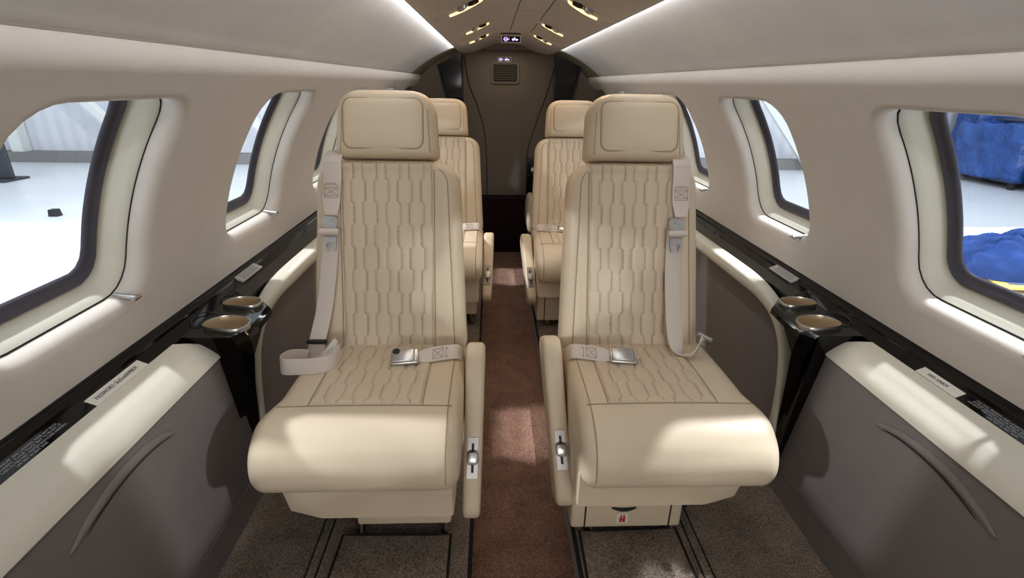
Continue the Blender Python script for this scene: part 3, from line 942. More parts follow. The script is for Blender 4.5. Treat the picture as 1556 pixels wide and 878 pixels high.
    plate_at(.0030, uc-ph*.72, uc+ph*.72, .002, .0027).build('latch_slot', 'rubber', arm, smooth=False)
    kb = MB(); rg = []
    for nn, k in ((.002, .8), (.006, .95), (.012, 1.0), (.016, .9), (.018, .5)):
        ring = []
        for i in range(20):
            a = 2*PI*i/20; ca, sa = math.cos(a), math.sin(a)
            ring.append(ap(.0140*k*math.copysign(abs(ca)**.5, ca), uc+.001+.0155*k*math.copysign(abs(sa)**.75, sa), nn))
        rg.append(ring)
    kb.loft(rg).build('latch_knob', 'chrome', arm)
    # ---- lower covers
    zb = P['skirt_z']
    sk = []
    for (y, xo0, xo1, z0) in ((.868, -.17, .185, zb), (.872, -.185, .187, zb), (1.0, -.185, .187, zb-.01), (1.22, -.17, .187, zb-.01)):
        sk.append([Vector((s*xo0, y, .325))-SO, Vector((s*xo1, y, .325))-SO, Vector((s*xo1, y, z0+.006))-SO, Vector((s*(xo1-.006), y+.003, z0))-SO, Vector((s*(xo0+.07), y+.003, z0))-SO, Vector((s*(xo0+.02), y, z0+.022))-SO])
    MB().loft(sk).build('seat_skirt', 'leather', root, autosmooth=35)
    (dx0, dx1, dz0, dyf) = P['drawer']
    dr = MB()
    xa, xb = sorted((s*dx0, s*dx1))
    dr.box((xa, dyf-1.1, dz0-ZF), (xb, .12, zb-ZF+.004), .008, 3)
    dro = dr.build('underseat_drawer', 'leather', root)
    mb = MB()
    for f in P['drawer_seams']:
        x = s*(dx0+(dx1-dx0)*f); MB().tube([(x, dyf-1.1, dz0-ZF+.004), (x, dyf-1.1, zb-ZF)], .0022, 6).build('drawer_gap', 'groove', dro)
    if P.get('tag'):
        x = s*P['tag']; y = dyf-1.1
        pts = [(x-.030+.06*k/12, y-.002, .100-.006*math.sin(PI*k/12)+.004) for k in range(13)]
        MB().tube(pts, [.002+.003*math.sin(PI*k/12) for k in range(13)], 8).build('drawer_pull', 'rubber', dro)
        MB().box((x-.015, y-.0015, .054), (x+.013, y+.001, .086)).build('white_tag', 'label', dro, smooth=False)
        v = MB(); v.box((x-.008, y-.0025, .058), (x-.002, y-.001, .075), .0005); v.box((x+.000, y-.0025, .058), (x+.006, y-.001, .075), .0005)
        v.box((x-.006, y-.0025, .0745), (x-.003, y-.001, .082)); v.box((x+.001, y-.0025, .0745), (x+.004, y-.001, .082)); v.box((x-.003, y-.0025, .064), (x+.001, y-.001, .068))
        v.build('life_vest_symbol', 'red', dro, smooth=False)
    fr = MB()
    fr.box((-.15, -.06, .012), (.15, .13, dz0-ZF+.02), .004, 1); fr.build('base_frame', 'matteblack', root, smooth=False)
    for x in P['feet']:
        f = MB()
        f.loft([[(x-.007, -.112, dz0-ZF+.004), (x+.007, -.112, dz0-ZF+.004), (x+.010, -.06, dz0-ZF+.004), (x-.010, -.06, dz0-ZF+.004)],
                [(x-.008, -.118, .012), (x+.008, -.118, .012), (x+.013, -.05, .012), (x-.013, -.05, .012)],
                [(x-.008, -.118, .001), (x+.008, -.118, .001), (x+.013, -.05, .001), (x-.013, -.05, .001)]])
        f.build('track_foot', 'brass', root, smooth=False)
        MB().tube([(x+.006, -.117, .034), (x+.006, -.121, .012)], .004, 8).build('track_pin', 'chrome', root)
    # rear legs under the frame
    for x in P['feet']:
        MB().box((x-.012, .09, .0), (x+.012, .13, .02), .002, 1).build('track_foot', 'brass', root, smooth=False)
    # ---- shoulder belt (outboard)
    xb_ = P['belt_x']                                  # list of x along the strap (seat local, outboard sign included)
    up_ = spline([bp(xb_[0], L+.03, -.075), bp(xb_[0], L+.020, -.02), bp(xb_[0], L-.004, .012), bp(xb_[0], L-.05, .014), bp(xb_[1], L-.085, .014), bp(xb_[1], L-.118, .018), bp(xb_[1], L-.145, .022)], 4)
    n = len(up_); hf_ = [.0225 if i < n-6 else .0225-.0075*(i-(n-6))/5 for i in range(n)]
    V, Fc = ribbon_geo(up_, (1, 0, 0), .003, hf_)
    belt = link('shoulder_belt', V, Fc, 'webbing', root)
    # stitched box-X patch
    vc = L-.085; mb = MB()
    def sp_(x, v): return bp(xb_[1]+x, v, .0175)
    for a, b in (((-.017, .017), (.017, .017)), ((-.017, -.015), (.017, -.015)), ((-.017, .017), (-.017, -.015)), ((.017, .017), (.017, -.015)), ((-.017, .010), (.017, -.010)), ((-.017, -.010), (.017, .010)), ((-.014, .021), (.014, .021)), ((-.017, .010), (.017, .010)), ((-.017, -.010), (.017, -.010)), ((-.013, -.026), (.013, -.026))):
        mb.tube([sp_(a[0], vc+a[1]), sp_(b[0], vc+b[1])], .0006, 5)
    mb.build('belt_stitching', 'thread', belt); mb = MB()
    for a, b in (((-.018, .062), (.018, .062)), ((-.018, .071), (.018, .071))):
        mb.tube([sp_(a[0], vc+a[1])-ND*.0018, sp_(b[0], vc+b[1])-ND*.0018], .0006, 5)
    mb.build('belt_stitching', 'thread', belt)
    # metal tongue: eye, roller, fork
    c0 = L-.165; bx = xb_[2]
    def tp(x, v, n_=.020): return bp(bx+x, v, n_)
    mb = MB()
    pl = [(-.012, .018), (.012, .018), (.021, .008), (.014, -.014), (.018, -.020), (-.018, -.020), (-.014, -.014), (-.021, .008)]
    mb.loft([[tp(p[0], c0+p[1], .017) for p in pl], [tp(p[0], c0+p[1], .020) for p in pl]])
    mb.tube([tp(-.021, c0-.028, .022), tp(-.021, c0-.012, .022)], .003, 8); mb.tube([tp(.021, c0-.028, .022), tp(.021, c0-.012, .022)], .003, 8)
    fk = [(-.016, -.034), (.016, -.034), (.016, -.058), (.012, -.070), (.004, -.070), (.006, -.064), (.010, -.056), (.006, -.048), (-.006, -.048), (-.010, -.056), (-.006, -.064), (-.004, -.070), (-.012, -.070), (-.016, -.058)]
    mb.loft([[tp(p[0], c0+p[1], .0195) for p in fk], [tp(p[0], c0+p[1], .0225) for p in fk]])
    mb.build('belt_tongue', 'steel', belt, smooth=False)
    MB().tube([tp(-.024, c0-.021, .026), tp(.024, c0-.021, .026)], .0088, 14).build('belt_roller', 'webbing', belt)
    MB().tube([tp(0, c0+.002, .019), tp(0, c0+.002, .025)], .006, 14).build('tongue_rivet', 'steel', belt)
    # lower run
    lo_ = spline([Vector(p)-SO for p in P['belt_low']], 5)
    V, Fc = ribbon_geo(lo_, P.get('belt_low_w', (1, 0, 0)), .003, .0205)
    link('belt_strap', V, Fc, 'webbing', belt)
    if P.get('slider'):
        c = Vector(P['slider'])-SO
        MB().box((c.x-.025, c.y-.006, c.z-.005), (c.x+.025, c.y+.004, c.z+.005), .002, 2).build('belt_slider', 'rubber', belt)
    if P.get('lap_out'):
        for i, (pts, wd, hw_) in enumerate(P['lap_out']):
            V, Fc = ribbon_geo(spline([Vector(p)-SO for p in pts], 6), wd, .003, hw_); link('lap_belt', V, Fc, 'webbing', belt)
    if P.get('lap_tag'):
        q = [Vector(p)-SO for p in P['lap_tag']]; up3 = Vector((0, -.001, .001))
        MB().loft([q, [p+up3 for p in q]]).build('belt_care_tag', 'label', belt, smooth=False)
    if P.get('end_fitting'):
        c = Vector(P['end_fitting'])-SO
        mb = MB(); mb.tube([c+Vector((-.018, 0, .004)), c+Vector((.018, -.004, -.012))], .006, 12); mb.box((c.x-.010, c.y-.006, c.z-.028), (c.x+.014, c.y+.004, c.z-.006), .003, 2)
        mb.build('belt_end_fitting', 'chrome', belt)
    # ---- lap belt with buckle on the aisle side
    x0, x1 = P['lap']                                     # buckle side, armrest side
    zt = .4575
    pts = spline([Vector((x1, 1.168, .448))-SO, Vector((x1+(x0-x1)*.12, 1.148, .470))-SO, Vector((x1+(x0-x1)*.5, 1.133, .474))-SO, Vector((x1+(x0-x1)*.80, 1.122, .4735))-SO, Vector((x0, 1.116, .472))-SO], 6)
    n = len(pts); hw_ = [.019-.006*max(0, (i/(n-1)-.7)/.3) for i in range(n)]
    V, Fc = ribbon_geo(pts, (0, .78, .62), .003, hw_); lap = link('lap_belt', V, Fc, 'webbing', root)
    mb = MB(); wv = Vector((0, .78, .62)).normalized(); nv = Vector((0, -.62, .78)).normalized()
    def lpv(f, w_):
        p = pts[max(0, min(n-1, int(round(f*(n-1)))))]; return p+wv*w_+nv*.0022
    for f0, f1 in ((.22, .42), (.46, .64)):
        mb = MB()
        for a, b in (((f0, -.012), (f1, .012)), ((f0, .012), (f1, -.012)), ((f0, .013), (f1, .013)), ((f0, -.013), (f1, -.013)), ((f0, -.013), (f0, .013)), ((f1, -.013), (f1, .013))):
            mb.tube([lpv(*a), lpv(*b)], .0006, 5)
        mb.build('belt_stitching', 'thread', lap)
    bx0 = x0; dirx = 1 if x0 > x1 else -1
    c = Vector((bx0+dirx*.030, 1.113, .4735))-SO
    bk_ = MB(); bk_.box((-.034, -.023, -.0075), (.034, .023, .0075), .006, 3)
    rot = Matrix.Translation(c) @ Matrix.Rotation(R(22), 4, 'X') @ Matrix.Rotation(R(-6*dirx), 4, 'Z')
    bk_.xform(rot).build('belt_buckle', 'chrome', lap)
    b2 = MB(); b2.box((-.030, -.020, .0055), (.024*1, .020, .0115), .005, 3); b2.xform(rot).build('buckle_lever', 'chrome', lap)
    if P.get('buckle_dot'):
        b3 = MB(); b3.tube([(-.020, .012, .010), (-.020, .012, .0122)], .009, 16); b3.xform(rot).build('buckle_button', 'rubber', lap)
    return root

LEFT = dict(s=1, cx=-.355, dy=0, back_len=.512, bw=.203, wi=.203, wo=.198, nose=.026, arm=(1.115, .515, .912, .150), arm_w=.0235, arm_xt=.231, arm_xb=.222, latch=.345,
            skirt_z=.210, drawer=(-.045, .175, .130, .925), drawer_seams=[], feet=(-.06, .150),
            belt_x=(-.133, -.137, -.141), buckle_dot=True, lap=(.088, .196),
            belt_low=[(-.141, 1.292, .745), (-.147, 1.262, .66), (-.158, 1.222, .56), (-.172, 1.176, .485), (-.174, 1.158, .45), (-.172, 1.150, .415)],
            slider=(-.1715, 1.172, .487),
            lap_out=[([(-.098, 1.125, .490), (-.108, 1.085, .480), (-.135, 1.068, .478), (-.18, 1.066, .476), (-.218, 1.070, .474), (-.232, 1.090, .472), (-.222, 1.125, .468), (-.19, 1.15, .455)], (0, .22, 1), .0195)],
            lap_tag=[(-.165, 1.125, .455), (-.118, 1.120, .458), (-.112, 1.150, .500), (-.122, 1.158, .503)],
            label='front cream leather seat whose silver buckle has a black button, left of the aisle')
RIGHT = dict(s=-1, cx=.290, dy=0, back_len=.512, bw=.190, wi=.187, wo=.208, nose=.022, arm=(1.140, .520, .945, .150), arm_w=.0235, arm_xt=.226, arm_xb=.196, latch=.335,
             skirt_z=.232, drawer=(-.095, .180, .078, .955), drawer_seams=(.11, .875), tag=.052, feet=(.128*-1, .078), 
             belt_x=(.118, .117, .106), lap=(-.078, -.182), belt_low_w=[],
             belt_low=[(.106, 1.292, .745), (.101, 1.262, .66), (.100, 1.215, .56), (.101, 1.172, .49), (.108, 1.145, .462), (.130, 1.132, .462), (.150, 1.142, .478), (.166, 1.160, .505)],
             end_fitting=(.170, 1.160, .508),
             label='front cream leather seat with a red tagged drawer below, right of the aisle')
lw = len(spline(RIGHT['belt_low'], 5))
RIGHT['belt_low_w'] = [Vector((1, 0, 0)).lerp(Vector((.25, .55, -.6)), min(1, max(0, (i-13)/12))) for i in range(lw)]
# the fourth seat row, further aft
RL = dict(LEFT); RL.update(cx=-.330, dy=1.22, back_len=.460, arm=(1.085, .47, .90, .20), arm_xt=.232, arm_xb=.222, drawer=(-.10, .175, .10, .955), skirt_z=.20, buckle_dot=False, lap_out=None, lap_tag=None, slider=None,
          label='rear cream leather seat behind the left front seat, beside the aisle')
RR = dict(RIGHT); RR.update(cx=.303, dy=1.20, back_len=.460, arm=(1.085, .47, .90, .20), arm_xt=.232, arm_xb=.205, tag=None, end_fitting=None, bw=.196, wi=.196,
          label='rear cream leather seat behind the right front seat, beside the aisle')
def shift_low(P):
    d = Vector((0, 0, 0)); P['belt_low'] = [(p[0], p[1]-(.06*math.sin(RECL) if p[2] > .6 else 0), p[2]-(.06 if p[2] > .6 else .03 if p[2] > .55 else 0)) for p in P['belt_low']]
shift_low(RL); shift_low(RR)
for P in (LEFT, RIGHT, RL, RR): seat_meshes(P)

# ------------------------------------------------------------------ ceiling pods
def pod(side, x, y, label, scale=1.0):
    z = ceil_z(x); root = empty('ceiling_light_pod', (side*x, y, z))
    sl = (ceil_z(x+.02)-ceil_z(x-.02))/.04
    def q(u, w_, h):          # u along long axis, w across; h below the surface
        ang = R(38); dx = u*math.cos(ang)-w_*math.sin(ang); dy = u*math.sin(ang)+w_*math.cos(ang)
        zz = ceil_z(min(.27, max(0, x+dx)))-z
        return (side*dx, dy, zz-h)
    def ell(a, b, h, n=36, u0=0, w0=0, p=.85):
        out = []
        for i in range(n):
            t = 2*PI*i/n; c_, s_ = math.cos(t), math.sin(t)
            out.append(q(u0+a*math.copysign(abs(c_)**p, c_), w0+b*math.copysign(abs(s_)**p, s_), h))
        return out
    a, b = .088*scale, .044*scale
    MB().loft([ell(a*1.04, b*1.06, -.001), ell(a*1.0, b*1.0, .0045), ell(a*.90, b*.86, .003), ell(a*.60, b*.5, .0025), ell(a*.05, b*.05, .0025)]).build('pod_housing', 'console', root)
    # crescent lens along the aft edge
    pts = []
    n = 17
    for i in range(n):
        t = R(38+104*i/(n-1)); pts.append((a*.80*math.cos(t), b*.70*math.sin(t)))
    rings = []
    for i, (u, w_) in enumerate(pts):
        th = .0085*scale*math.sin(PI*(i+.6)/(n+.2))**.5
        rings.append([q(u, w_-th, .003), q(u, w_-th*.7, .0075), q(u, w_, .0085), q(u, w_+th*.7, .0075), q(u, w_+th, .003)])
    MB().loft(rings).build('light_lens', 'lens', root)
    MB().loft([ell(.014*scale, .014*scale, h, 20, -a*.52, -b*.10, 1) for h in (.002, .010)]+[ell(.009*scale, .009*scale, h, 20, -a*.52, -b*.10, 1) for h in (.011, .006)]).build('air_nozzle', 'darkmetal', root)
    MB().loft([ell(.016*scale, .010*scale, .002, 20, -a*.18, -b*.30, 1), ell(.015*scale, .009*scale, .010, 20, -a*.18, -b*.30, 1), ell(.008*scale, .004*scale, .013, 20, -a*.18, -b*.30, 1)]).build('reading_light', 'chrome', root)
    tag(root, label, 'ceiling light', 'light pods in the overhead console')
    l = bpy.data.lights.new('pod_lamp', 'SPOT'); l.energy = POD; l.color = (1.0, .72, .45); l.spot_size = R(120); l.spot_blend = .7; l.shadow_soft_size = .03
    lo = bpy.data.objects.new('pod_lamp', l); COL.objects.link(lo); lo.location = (side*x, y+.01, z-.022)
    tgt = Vector((side*.22, y-.15, 0)); lo.rotation_euler = (tgt-lo.location).to_track_quat('-Z', 'Y').to_euler()
POD = 1.7
for side, nm in ((-1, 'left'), (1, 'right')):
    pod(side, .165, 1.50, 'oval warm light pod nearest the camera on the %s of the ceiling console' % nm, 1.0)
    pod(side, .150, 2.10, 'oval warm light pod, middle of three on the %s of the ceiling console' % nm, .95)
    pod(side, .155, 2.55, 'oval warm light pod farthest aft on the %s of the ceiling console' % nm, .95)

# illuminated passenger signs
def sign(name, c, w, h, label, tilt):
    root = empty(name, c)
    rm = Matrix.Rotation(tilt, 4, 'X')
    MB().box((-w/2-.006, -.004, -h/2-.006), (w/2+.006, .03, h/2+.006), .003, 2).xform(rm).build('sign_bezel', 'console', root)
    MB().box((-w/2, -.006, -h/2), (w/2, .004, h/2), .001, 1).xform(rm).build('sign_face', 'signface', root, smooth=False)
    y = -.0066
    # left: struck-through cigarette; right: seat-belt figure
    mb = MB(); x0 = -w*.24
    mb.box((x0-.16*w, y, -.05*h), (x0+.10*w, y+.0008, .06*h)); mb.tube([(x0-.06*w+.11*w*math.cos(t), y, .02*h+.33*h*math.sin(t)) for t in [2*PI*i/20 for i in range(20)]], .045*h, 5, closed=True)
    mb.xform(rm).build('no_smoking_symbol', 'signicon', root, smooth=False)
    mb = MB(); x0 = w*.20
    mb.box((x0-.14*w, y, -.22*h), (x0-.02*w, y+.0008, .16*h), .0004, 1); mb.box((x0+.05*w, y, -.22*h), (x0+.17*w, y+.0008, .08*h), .0004, 1); mb.box((x0-.16*w, y, -.05*h), (x0+.20*w, y+.0008, .04*h))
    mb.tube([(x0+.0*w+.05*h*math.cos(t), y, .26*h+.05*h*math.sin(t)) for t in [2*PI*i/14 for i in range(14)]], .07*h, 5, closed=True)
    mb.xform(rm).build('seat_belt_symbol', 'signicon', root, smooth=False)
    mb = MB(); mb.box((-w*.13, y-.0004, -.20*h), (-w*.10, y+.0008, .28*h)); mb.xform(rm).build('warning_symbol', 'signicon2', root, smooth=False)
    tag(root, label, 'sign')
sign('passenger_sign', (.003, 2.64, 1.292), .082, .024, 'lit no smoking and seat belt sign on the ceiling console', R(20))
sign('passenger_sign', (-.005, YBK-.035, 1.245), .083, .022, 'lit no smoking and seat belt sign on the aft bulkhead above the vent', 0)

# ------------------------------------------------------------------ aft bulkhead
n = 48
V = [(1.0*RC*1.02*math.cos(2*PI*i/n), y, ZC+RC*1.02*math.sin(2*PI*i/n)) for y in (YBK-.02, YBK+.02) for i in range(n)]
Fc = [tuple(range(n))[::-1], tuple(range(n, 2*n))]+[(i, (i+1) % n, n+(i+1) % n, n+i) for i in range(n)]
bh = link('wall_back', V, Fc, 'bulkhead', None, False); struct(bh, 'dark taupe aft bulkhead with two curved panel lines', 'wall')
for pts in ([(-.304, 1.30), (-.27, 1.10), (-.20, .92), (-.150, .74), (-.130, .50), (-.128, .10)], [(.425, 1.30), (.36, 1.05), (.28, .82), (.215, .60), (.203, .40), (.202, .10)]):
    P = spline([(bk(*p)[0], YBK-.0205, bk(*p)[1]) for p in pts], 8); MB().tube(P, .0032, 6).build('panel_gap', 'groove', bh)
root = empty('air_vent', (bk(.018, 1.175)[0], YBK-.02, bk(.018, 1.175)[1])); root.scale = (.85, 1, .85)
fr = MB()
def rrect(w, h, r, y):
    out = []
    for (cx_, cz_, a0) in ((w-r, h-r, 0), (-w+r, h-r, 90), (-w+r, -h+r, 180), (w-r, -h+r, 270)):
        for k in range(7):
            a = R(a0+15*k); out.append((cx_+r*math.cos(a), y, cz_+r*math.sin(a)))
    return out
fr.loft([rrect(.112, .080, .02, 0), rrect(.110, .078, .02, -.010), rrect(.094, .063, .012, -.012), rrect(.092, .061, .012, -.002)], cap=False)
fr.build('vent_frame', 'bulkhead', root)
MB().box((-.094, -.003, -.063), (.094, -.001, .063)).build('vent_back', 'rubber', root, smooth=False)
sl = MB()
for k in range(9):
    z = -.050+.0125*k
    sl.loft([[(x, -.004, z+.003+.004*(1-(x/.09)**2)), (x, -.010, z-.001+.004*(1-(x/.09)**2)), (x, -.004, z-.001+.004*(1-(x/.09)**2))] for x in [-.090+.18*i/12 for i in range(13)]])
sl.build('vent_slats', 'bulkhead', root, smooth=False)
tag(root, 'slatted air vent high on the aft bulkhead', 'vent')

# dark step box closing the aisle
root = empty('step_box', (.0, 3.6, ZA))
MB().box((-.50, 0, 0), (.50, .085, .405), .006, 2).build('carpeted_box', 'burgundy', root, autosmooth=30)
MB().tube([(-.50, -.001, .404), (.50, -.001, .404)], .005, 8).build('edge_trim', 'groove', root)
tag(root, 'dark burgundy carpeted step closing the aft end of the aisle', 'step')

# black glossy dividers
def divider(side, x0, x1t, x1b, nm):
    root = empty('cabin_divider', (side*.33, 3.31, .42)); Lc = Vector(root.location)
    z1 = 1.262; z0 = .36
    def col(x, z, y): return tuple(Vector((side*x, y, z))-Lc)
    zt_o = 1.199
    fr_ = []
    for y in (3.312, 3.345):
        top = [(x0+(x1t-x0)*k/6, z1+(zt_o-z1)*(k/6)**1.1) for k in range(7)]
        fr_.append([col(x, z, y) for x, z in top]+[col(x1b, 1.0, y), col(x1b-.03, z0, y), col(x0, z0, y)])
    MB().loft(fr_).build('divider_panel', 'gloss', root, smooth=False)
    P = [col(x1t+.002, zt_o-.004, 3.309), col((x1t+x1b)/2, 1.10, 3.309), col(x1b+.002, 1.0, 3.309), col(x1b-.028, z0, 3.309)]
    MB().tube(P, .008, 10).build('edge_strip', 'gloss', root)
    MB().tube([col(x0, z1-.004, 3.310), col(x0, z0, 3.310)], .006, 10).build('edge_strip', 'gloss', root)
    tag(root, 'glossy black divider panel behind the %s rear seat' % nm, 'divider')
divider(-1, .262, .402, .352, 'left'); divider(1, .290, .440, .402, 'right')
# aft arch closing the gap between lit lining and aft section
for side in (-1, 1):
    pts = []
    rings = []
    for i in range(25):
        a = A_LO+(R(64)-A_LO)*i/24
        rings.append([(side*(r_*math.cos(a)), y, ZC+r_*math.sin(a)) for (r_, y) in ((RC-.001, YARC-.002), (RC-.001, YARC+.012), (RC+.03, YARC+.012), (RC+.03, YARC-.002))])
# small dark locker and padded arm aft of the right rear seat
root = empty('aft_locker', (.195, 3.5, .38)); MB().box((-.045, -.01, .02), (.10, .05, .23), .004, 2).build('locker_door', 'gloss', root, autosmooth=30)
MB().box((-.05, -.004, 0), (.11, .09, .25), .003, 1).build('locker_frame', 'matteblack', root, autosmooth=30)
tag(root, 'small glossy black locker behind the right rear seat', 'locker')
root = empty('padded_arm', (.168, 3.18, ZF))
rings = []
for (y, hw_, z0, z1) in ((0, .018, .22, .36), (.01, .028, .18, .385), (.05, .032, .16, .395), (.2, .032, .16, .395)):
    rings.append([(hw_*math.copysign(abs(math.cos(t))**.7, math.cos(t)), y, (z0+z1)/2+(z1-z0)/2*math.copysign(abs(math.sin(t))**.7, math.sin(t))) for t in [2*PI*i/20 for i in range(20)]])
MB().loft(rings).build('arm_pad', 'leather', root)
MB().box((-.02, .06, 0), (.02, .18, .18), .004, 2).build('arm_support', 'matteblack', root)
tag(root, 'tan padded arm of the aft side seat beside the locker', 'armrest')

# ------------------------------------------------------------------ outside: hangar and wings
ZG = -1.2
g = MB().box((-40, -30, ZG-.1), (40, 16.2, ZG)); o = g.build('floor_hangar', 'hangarfloor', smooth=False); struct(o, 'pale glossy hangar floor outside', 'floor')
def hwall(name, lo, hi, label):
    o = MB().box(lo, hi).build(name, 'hangarwall', smooth=False); struct(o, label, 'wall'); return o
hb = hwall('wall_hangar_back', (-24, 15.9, ZG), (24, 16.1, 5.0), 'pale corrugated hangar wall seen through the windows')
hl = hwall('wall_hangar_left', (-20.2, -20, ZG), (-20.0, 15.9, 5.0), 'pale corrugated hangar side wall on the left')
hr = hwall('wall_hangar_right', (17.0, -20, ZG), (17.2, 15.9, 5.0), 'pale corrugated hangar side wall on the right')
def beam(a, b, w):
    return MB().tube([a, b], w, 4)
k = 0
for x in (-17, -13.6, -9.5, -5.5, 5.5, 9.5, 12.7):
    o = beam((x, 15.7, ZG), (x, 15.7, 5), .22).build('hangar_post', 'beam', smooth=False)
    tag(o, 'pale steel post against the hangar wall', 'post', 'hangar wall posts')
for (xa, xb) in ((-13.4, -9.7), (-9.3, -5.7), (5.7, 9.3), (9.7, 12.5)):
    o = beam((xa, 15.2, 3.0), (xb, 15.2, ZG+.15), .14).build('hangar_brace', 'beam', smooth=False)
    tag(o, 'pale diagonal steel brace on the hangar wall', 'brace', 'hangar wall braces')
o = MB().box((-20, 15.45, ZG), (17, 15.9, ZG+.28)).build('baseboard_hangar', mat('hangar_curb', (120, 118, 116), .7), smooth=False); struct(o)
# wings
for side, nm in ((-1, 'left'), (1, 'right')):
    root = empty('wing', (side*1.0, 3.0, -.2))
    def wing_pt(x, f):
        yl = .2+.05*(x-1); yt = 4.22-.02*(x-1)
        return yl+(yt-yl)*f
    prof = [(0, -.10), (.02, -.055), (.1, -.02), (.3, 0), (.5, 0), (.7, -.012), (.9, -.035), (1, -.052), (1, -.062), (.7, -.10), (.3, -.16), (.05, -.13)]
    rings = []
    for x in (.93, 3, 6, 9):
        rings.append([(side*x-side*1.0, wing_pt(x, p[0])-3.0, p[1]+.2+.02*(x-1)) for p in prof])
    MB().loft(rings).build('wing_skin', 'wing', root, autosmooth=40)
    v = []
    rr_ = []
    for x in (.95, 2, 3.2):
        rr_.append([(side*x-side*1.0, wing_pt(x, .30)-3.0, .2035+.02*(x-1)), (side*x-side*1.0, wing_pt(x, .545)-3.0, .2025+.02*(x-1)), (side*x-side*1.0, wing_pt(x, .545)-3.0, .198+.02*(x-1)), (side*x-side*1.0, wing_pt(x, .30)-3.0, .198+.02*(x-1))])
    MB().loft(rr_).build('walkway_strip', 'winggrey', root, smooth=False)
    tag(root, 'white aircraft wing outside the %s windows' % nm, 'wing')
# blue cloth lying on the right wing
def cloth():
    root = empty('work_cloth', (3.22, 2.84, .072))
    nx, ny = 70, 44; V = []
    rnd = random.Random(3); ph = [(rnd.uniform(3, 12), rnd.uniform(3, 12), rnd.uniform(0, 6), rnd.uniform(.006, .02)) for _ in range(12)]
    for j in range(ny+1):
        for i in range(nx+1):
            u = -1+2*i/nx; w = -1+2*j/ny
            rr_ = math.sqrt(u*u+w*w); k = 1/max(1e-6, max(abs(u), abs(w)))*rr_ if rr_ > 0 else 1
            if rr_ > 0: u2, w2 = u*max(abs(u), abs(w))/rr_, w*max(abs(u), abs(w))/rr_
            else: u2 = w2 = 0
            an = math.atan2(w2, u2); edge = 1+.16*math.sin(3*an+1)+.10*math.sin(5*an)+.06*math.sin(9*an)
            x = u2*.56*edge; y = w2*.20*edge
            h = .05*max(0, 1-(u2*u2+w2*w2))**.7
            for a, b, c, d_ in ph: h += d_*1.6*abs(math.sin(a*u2*1.1+b*w2+c))*max(0, 1-(u2*u2+w2*w2))**.5
            V.append((x, y, h+.004))
    Fc = [(j*(nx+1)+i, j*(nx+1)+i+1, (j+1)*(nx+1)+i+1, (j+1)*(nx+1)+i) for j in range(ny) for i in range(nx)]
    link('cloth_folds', V, Fc, 'bluecloth', root)
    tag(root, 'crumpled blue cloth lying on the wing outside the right window', 'cloth')
    root.rotation_euler = (0, 0, R(-12))
cloth()
root = empty('wing_mat', (3.18, 2.80, .060))
A_ = [(-.27, .10), (-.36, -.20), (.45, -.33), (.9, .3), (.1, .4)]
MB().loft([[(p[0], p[1], .0) for p in A_], [(p[0], p[1], .012) for p in A_]]).build('mat_border', 'yellow', root, smooth=False)
MB().loft([[(p[0]*.86+.02, p[1]*.86+.012, .010) for p in A_], [(p[0]*.86+.02, p[1]*.86+.012, .016) for p in A_]]).build('mat_centre', 'navymat', root, smooth=False)
tag(root, 'yellow edged work mat under the blue cloth on the wing', 'mat')
# tarp wrapped crates
def crate(x, y, w, d, h, label, rz=0):
    root = empty('tarp_covered_cart', (x, y, ZG), rz)
    bm = bmesh.new(); bmesh.ops.create_cube(bm, size=1); bmesh.ops.subdivide_edges(bm, edges=bm.edges[:], cuts=9, use_grid_fill=True)
    rnd = random.Random(int(x*10+y))
    for v in bm.verts:
        v.co = Vector((v.co.x*w, v.co.y*d, (v.co.z+.5)*h+.18)); a = .05
        v.co += Vector((rnd.uniform(-a, a), rnd.uniform(-a, a), rnd.uniform(-a, a)*(1 if v.co.z > .3 else .3)))
    bm.verts.index_update()
    link('tarp', [v.co[:] for v in bm.verts], [[v.index for v in f.verts] for f in bm.faces], 'tarp', root); bm.free()
    for sx_ in (-1, 1):
        for sy_ in (-1, 1):
            MB().tube([(sx_*w*.45-.04, sy_*d*.45, .09), (sx_*w*.45+.04, sy_*d*.45, .09)], .09, 14).build('caster', 'rubber', root)
    MB().box((-w*.48, -d*.48, .16), (w*.48, d*.48, .22)).build('cart_deck', 'dkgrey', root, smooth=False)
    tag(root, label, 'cart')
    return root
crate(13.85, 13.4, 2.0, 2.05, 1.35, 'low blue tarp covered cart with a pale bundle on top, outside')
crate(14.0, 11.15, 2.0, 2.1, 1.35, 'low blue tarp covered cart beside the one with the bundle, outside')
crate(14.9, 14.95, 2.8, .8, 3.0, 'tall blue tarp covered cart behind the cart with the bundle, outside')
root = empty('tool_bundle', (13.7, 13.0, .40), R(90))
crt = MB().tube(spline([(-.8, -.3, .10), (-.5, -.5, .2), (-.1, -.4, .12), (.3, -.5, .22), (.6, -.4, .1)], 5), .1, 8); crt.build('bundle_roll', 'label', root)
MB().box((-.8, -.6, 0), (.8, .5, .04), .02, 1).build('bundle_cover', 'dkgrey', root)
tag(root, 'pale bundle lying on dark cloth on top of the tarp cart', 'bundle')
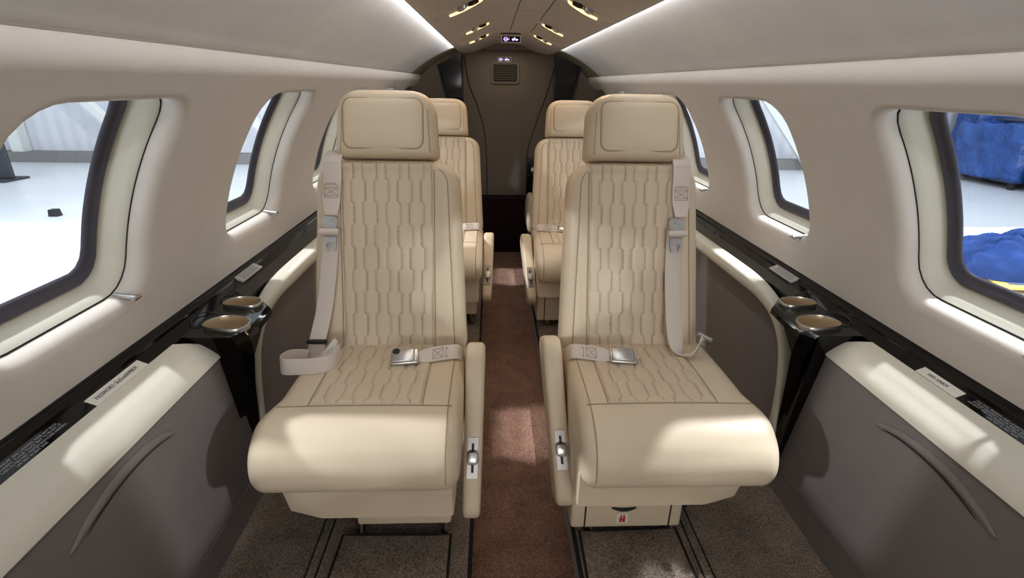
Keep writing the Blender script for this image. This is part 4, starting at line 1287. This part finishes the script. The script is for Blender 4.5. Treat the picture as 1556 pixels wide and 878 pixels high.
# dark banner outside on the left and small wheel chock
root = empty('display_board', (-11.8, 12.6, ZG))
MB().box((-.5, -.04, .05), (.5, .04, 1.9), .02, 1).build('board_panel', 'dkgrey', root, smooth=False)
MB().box((-.1, -.05, 1.05), (.4, -.041, 1.25)).build('board_logo', 'skyblue', root, smooth=False)
MB().box((-.55, -.35, 0), (.55, .35, .045), .01, 1).build('board_foot', 'dkgrey', root, smooth=False)
tag(root, 'dark display board standing on the hangar floor outside the left window', 'board')
root = empty('wheel_chock', (-7.8, 9.2, ZG))
MB().loft([[(-.08, -.06, 0), (.08, -.06, 0), (.06, -.06, .12), (-.06, -.06, .12)], [(-.08, .06, 0), (.08, .06, 0), (.06, .06, .12), (-.06, .06, .12)]]).build('chock_block', 'rubber', root, smooth=False)
tag(root, 'small black wheel chock on the hangar floor outside the left window', 'chock')

# ------------------------------------------------------------------ light
w = bpy.data.worlds.new('hangar_daylight'); SC.world = w; w.use_nodes = True
bg = w.node_tree.nodes['Background']; bg.inputs['Color'].default_value = (0.86, 0.93, 1.0, 1); bg.inputs['Strength'].default_value = 1.25

def area(name, loc, target, sx_, sy_, power, color, shape='RECTANGLE', spread=180):
    l = bpy.data.lights.new(name, 'AREA'); l.shape = shape; l.size = sx_; l.size_y = sy_; l.energy = power; l.color = color; l.spread = R(spread)
    o = bpy.data.objects.new(name, l); COL.objects.link(o); o.location = loc
    d = Vector(target)-Vector(loc); o.rotation_euler = d.to_track_quat('-Z', 'Y').to_euler()
    return o
area('aft_fill_light', (0, 3.50, 1.285), (0, 3.6, 0), .25, .10, .4, (1.0, .86, .70))  # added fill that lifts the dark aft bulkhead, out of view above it
area('front_fill_light', (0, -9, 2.2), (0, 0, .7), 6, 3, 480, (1.0, .97, .93))  # added soft frontal fill for seats and walls, unseen beyond the windscreen
for side in (-1, 1):
    # hangar flood lamps
    area('hangar_lamp', ((-7.5, 1.35, 7.0), (5.4, 1.5, 7.9))[side > 0], (side*.45, .8, .45), .35, .35, 1250, (.88, .93, 1.0), 'DISK')
    area('hangar_lamp_overhead', (side*4.2, 2.0, 7.5), (side*.68, .8, .55), .35, .35, 850, (.88, .93, 1.0), 'DISK')
    area('hangar_flood', (side*10.7, -4.9, 4.6), (0, .6, .7), .45, .45, 520, (.90, .94, 1.0), 'DISK')
    # light strip tucked behind the console edge
    o = area('cove_strip', (side*(CX+.010), 1.35, CZ+.013), (side*1.2, 1.35, CZ-.35), .012, 4.0, 4.5, (.92, .95, 1.0))
    d = Vector((side*.74, 0, -.67)).normalized()
    # long axis along y
    z = -d; y = Vector((0, 1, 0)); x = y.cross(z).normalized()
    o.matrix_world = Matrix(((x[0], y[0], z[0], o.location[0]), (x[1], y[1], z[1], o.location[1]), (x[2], y[2], z[2], o.location[2]), (0, 0, 0, 1)))
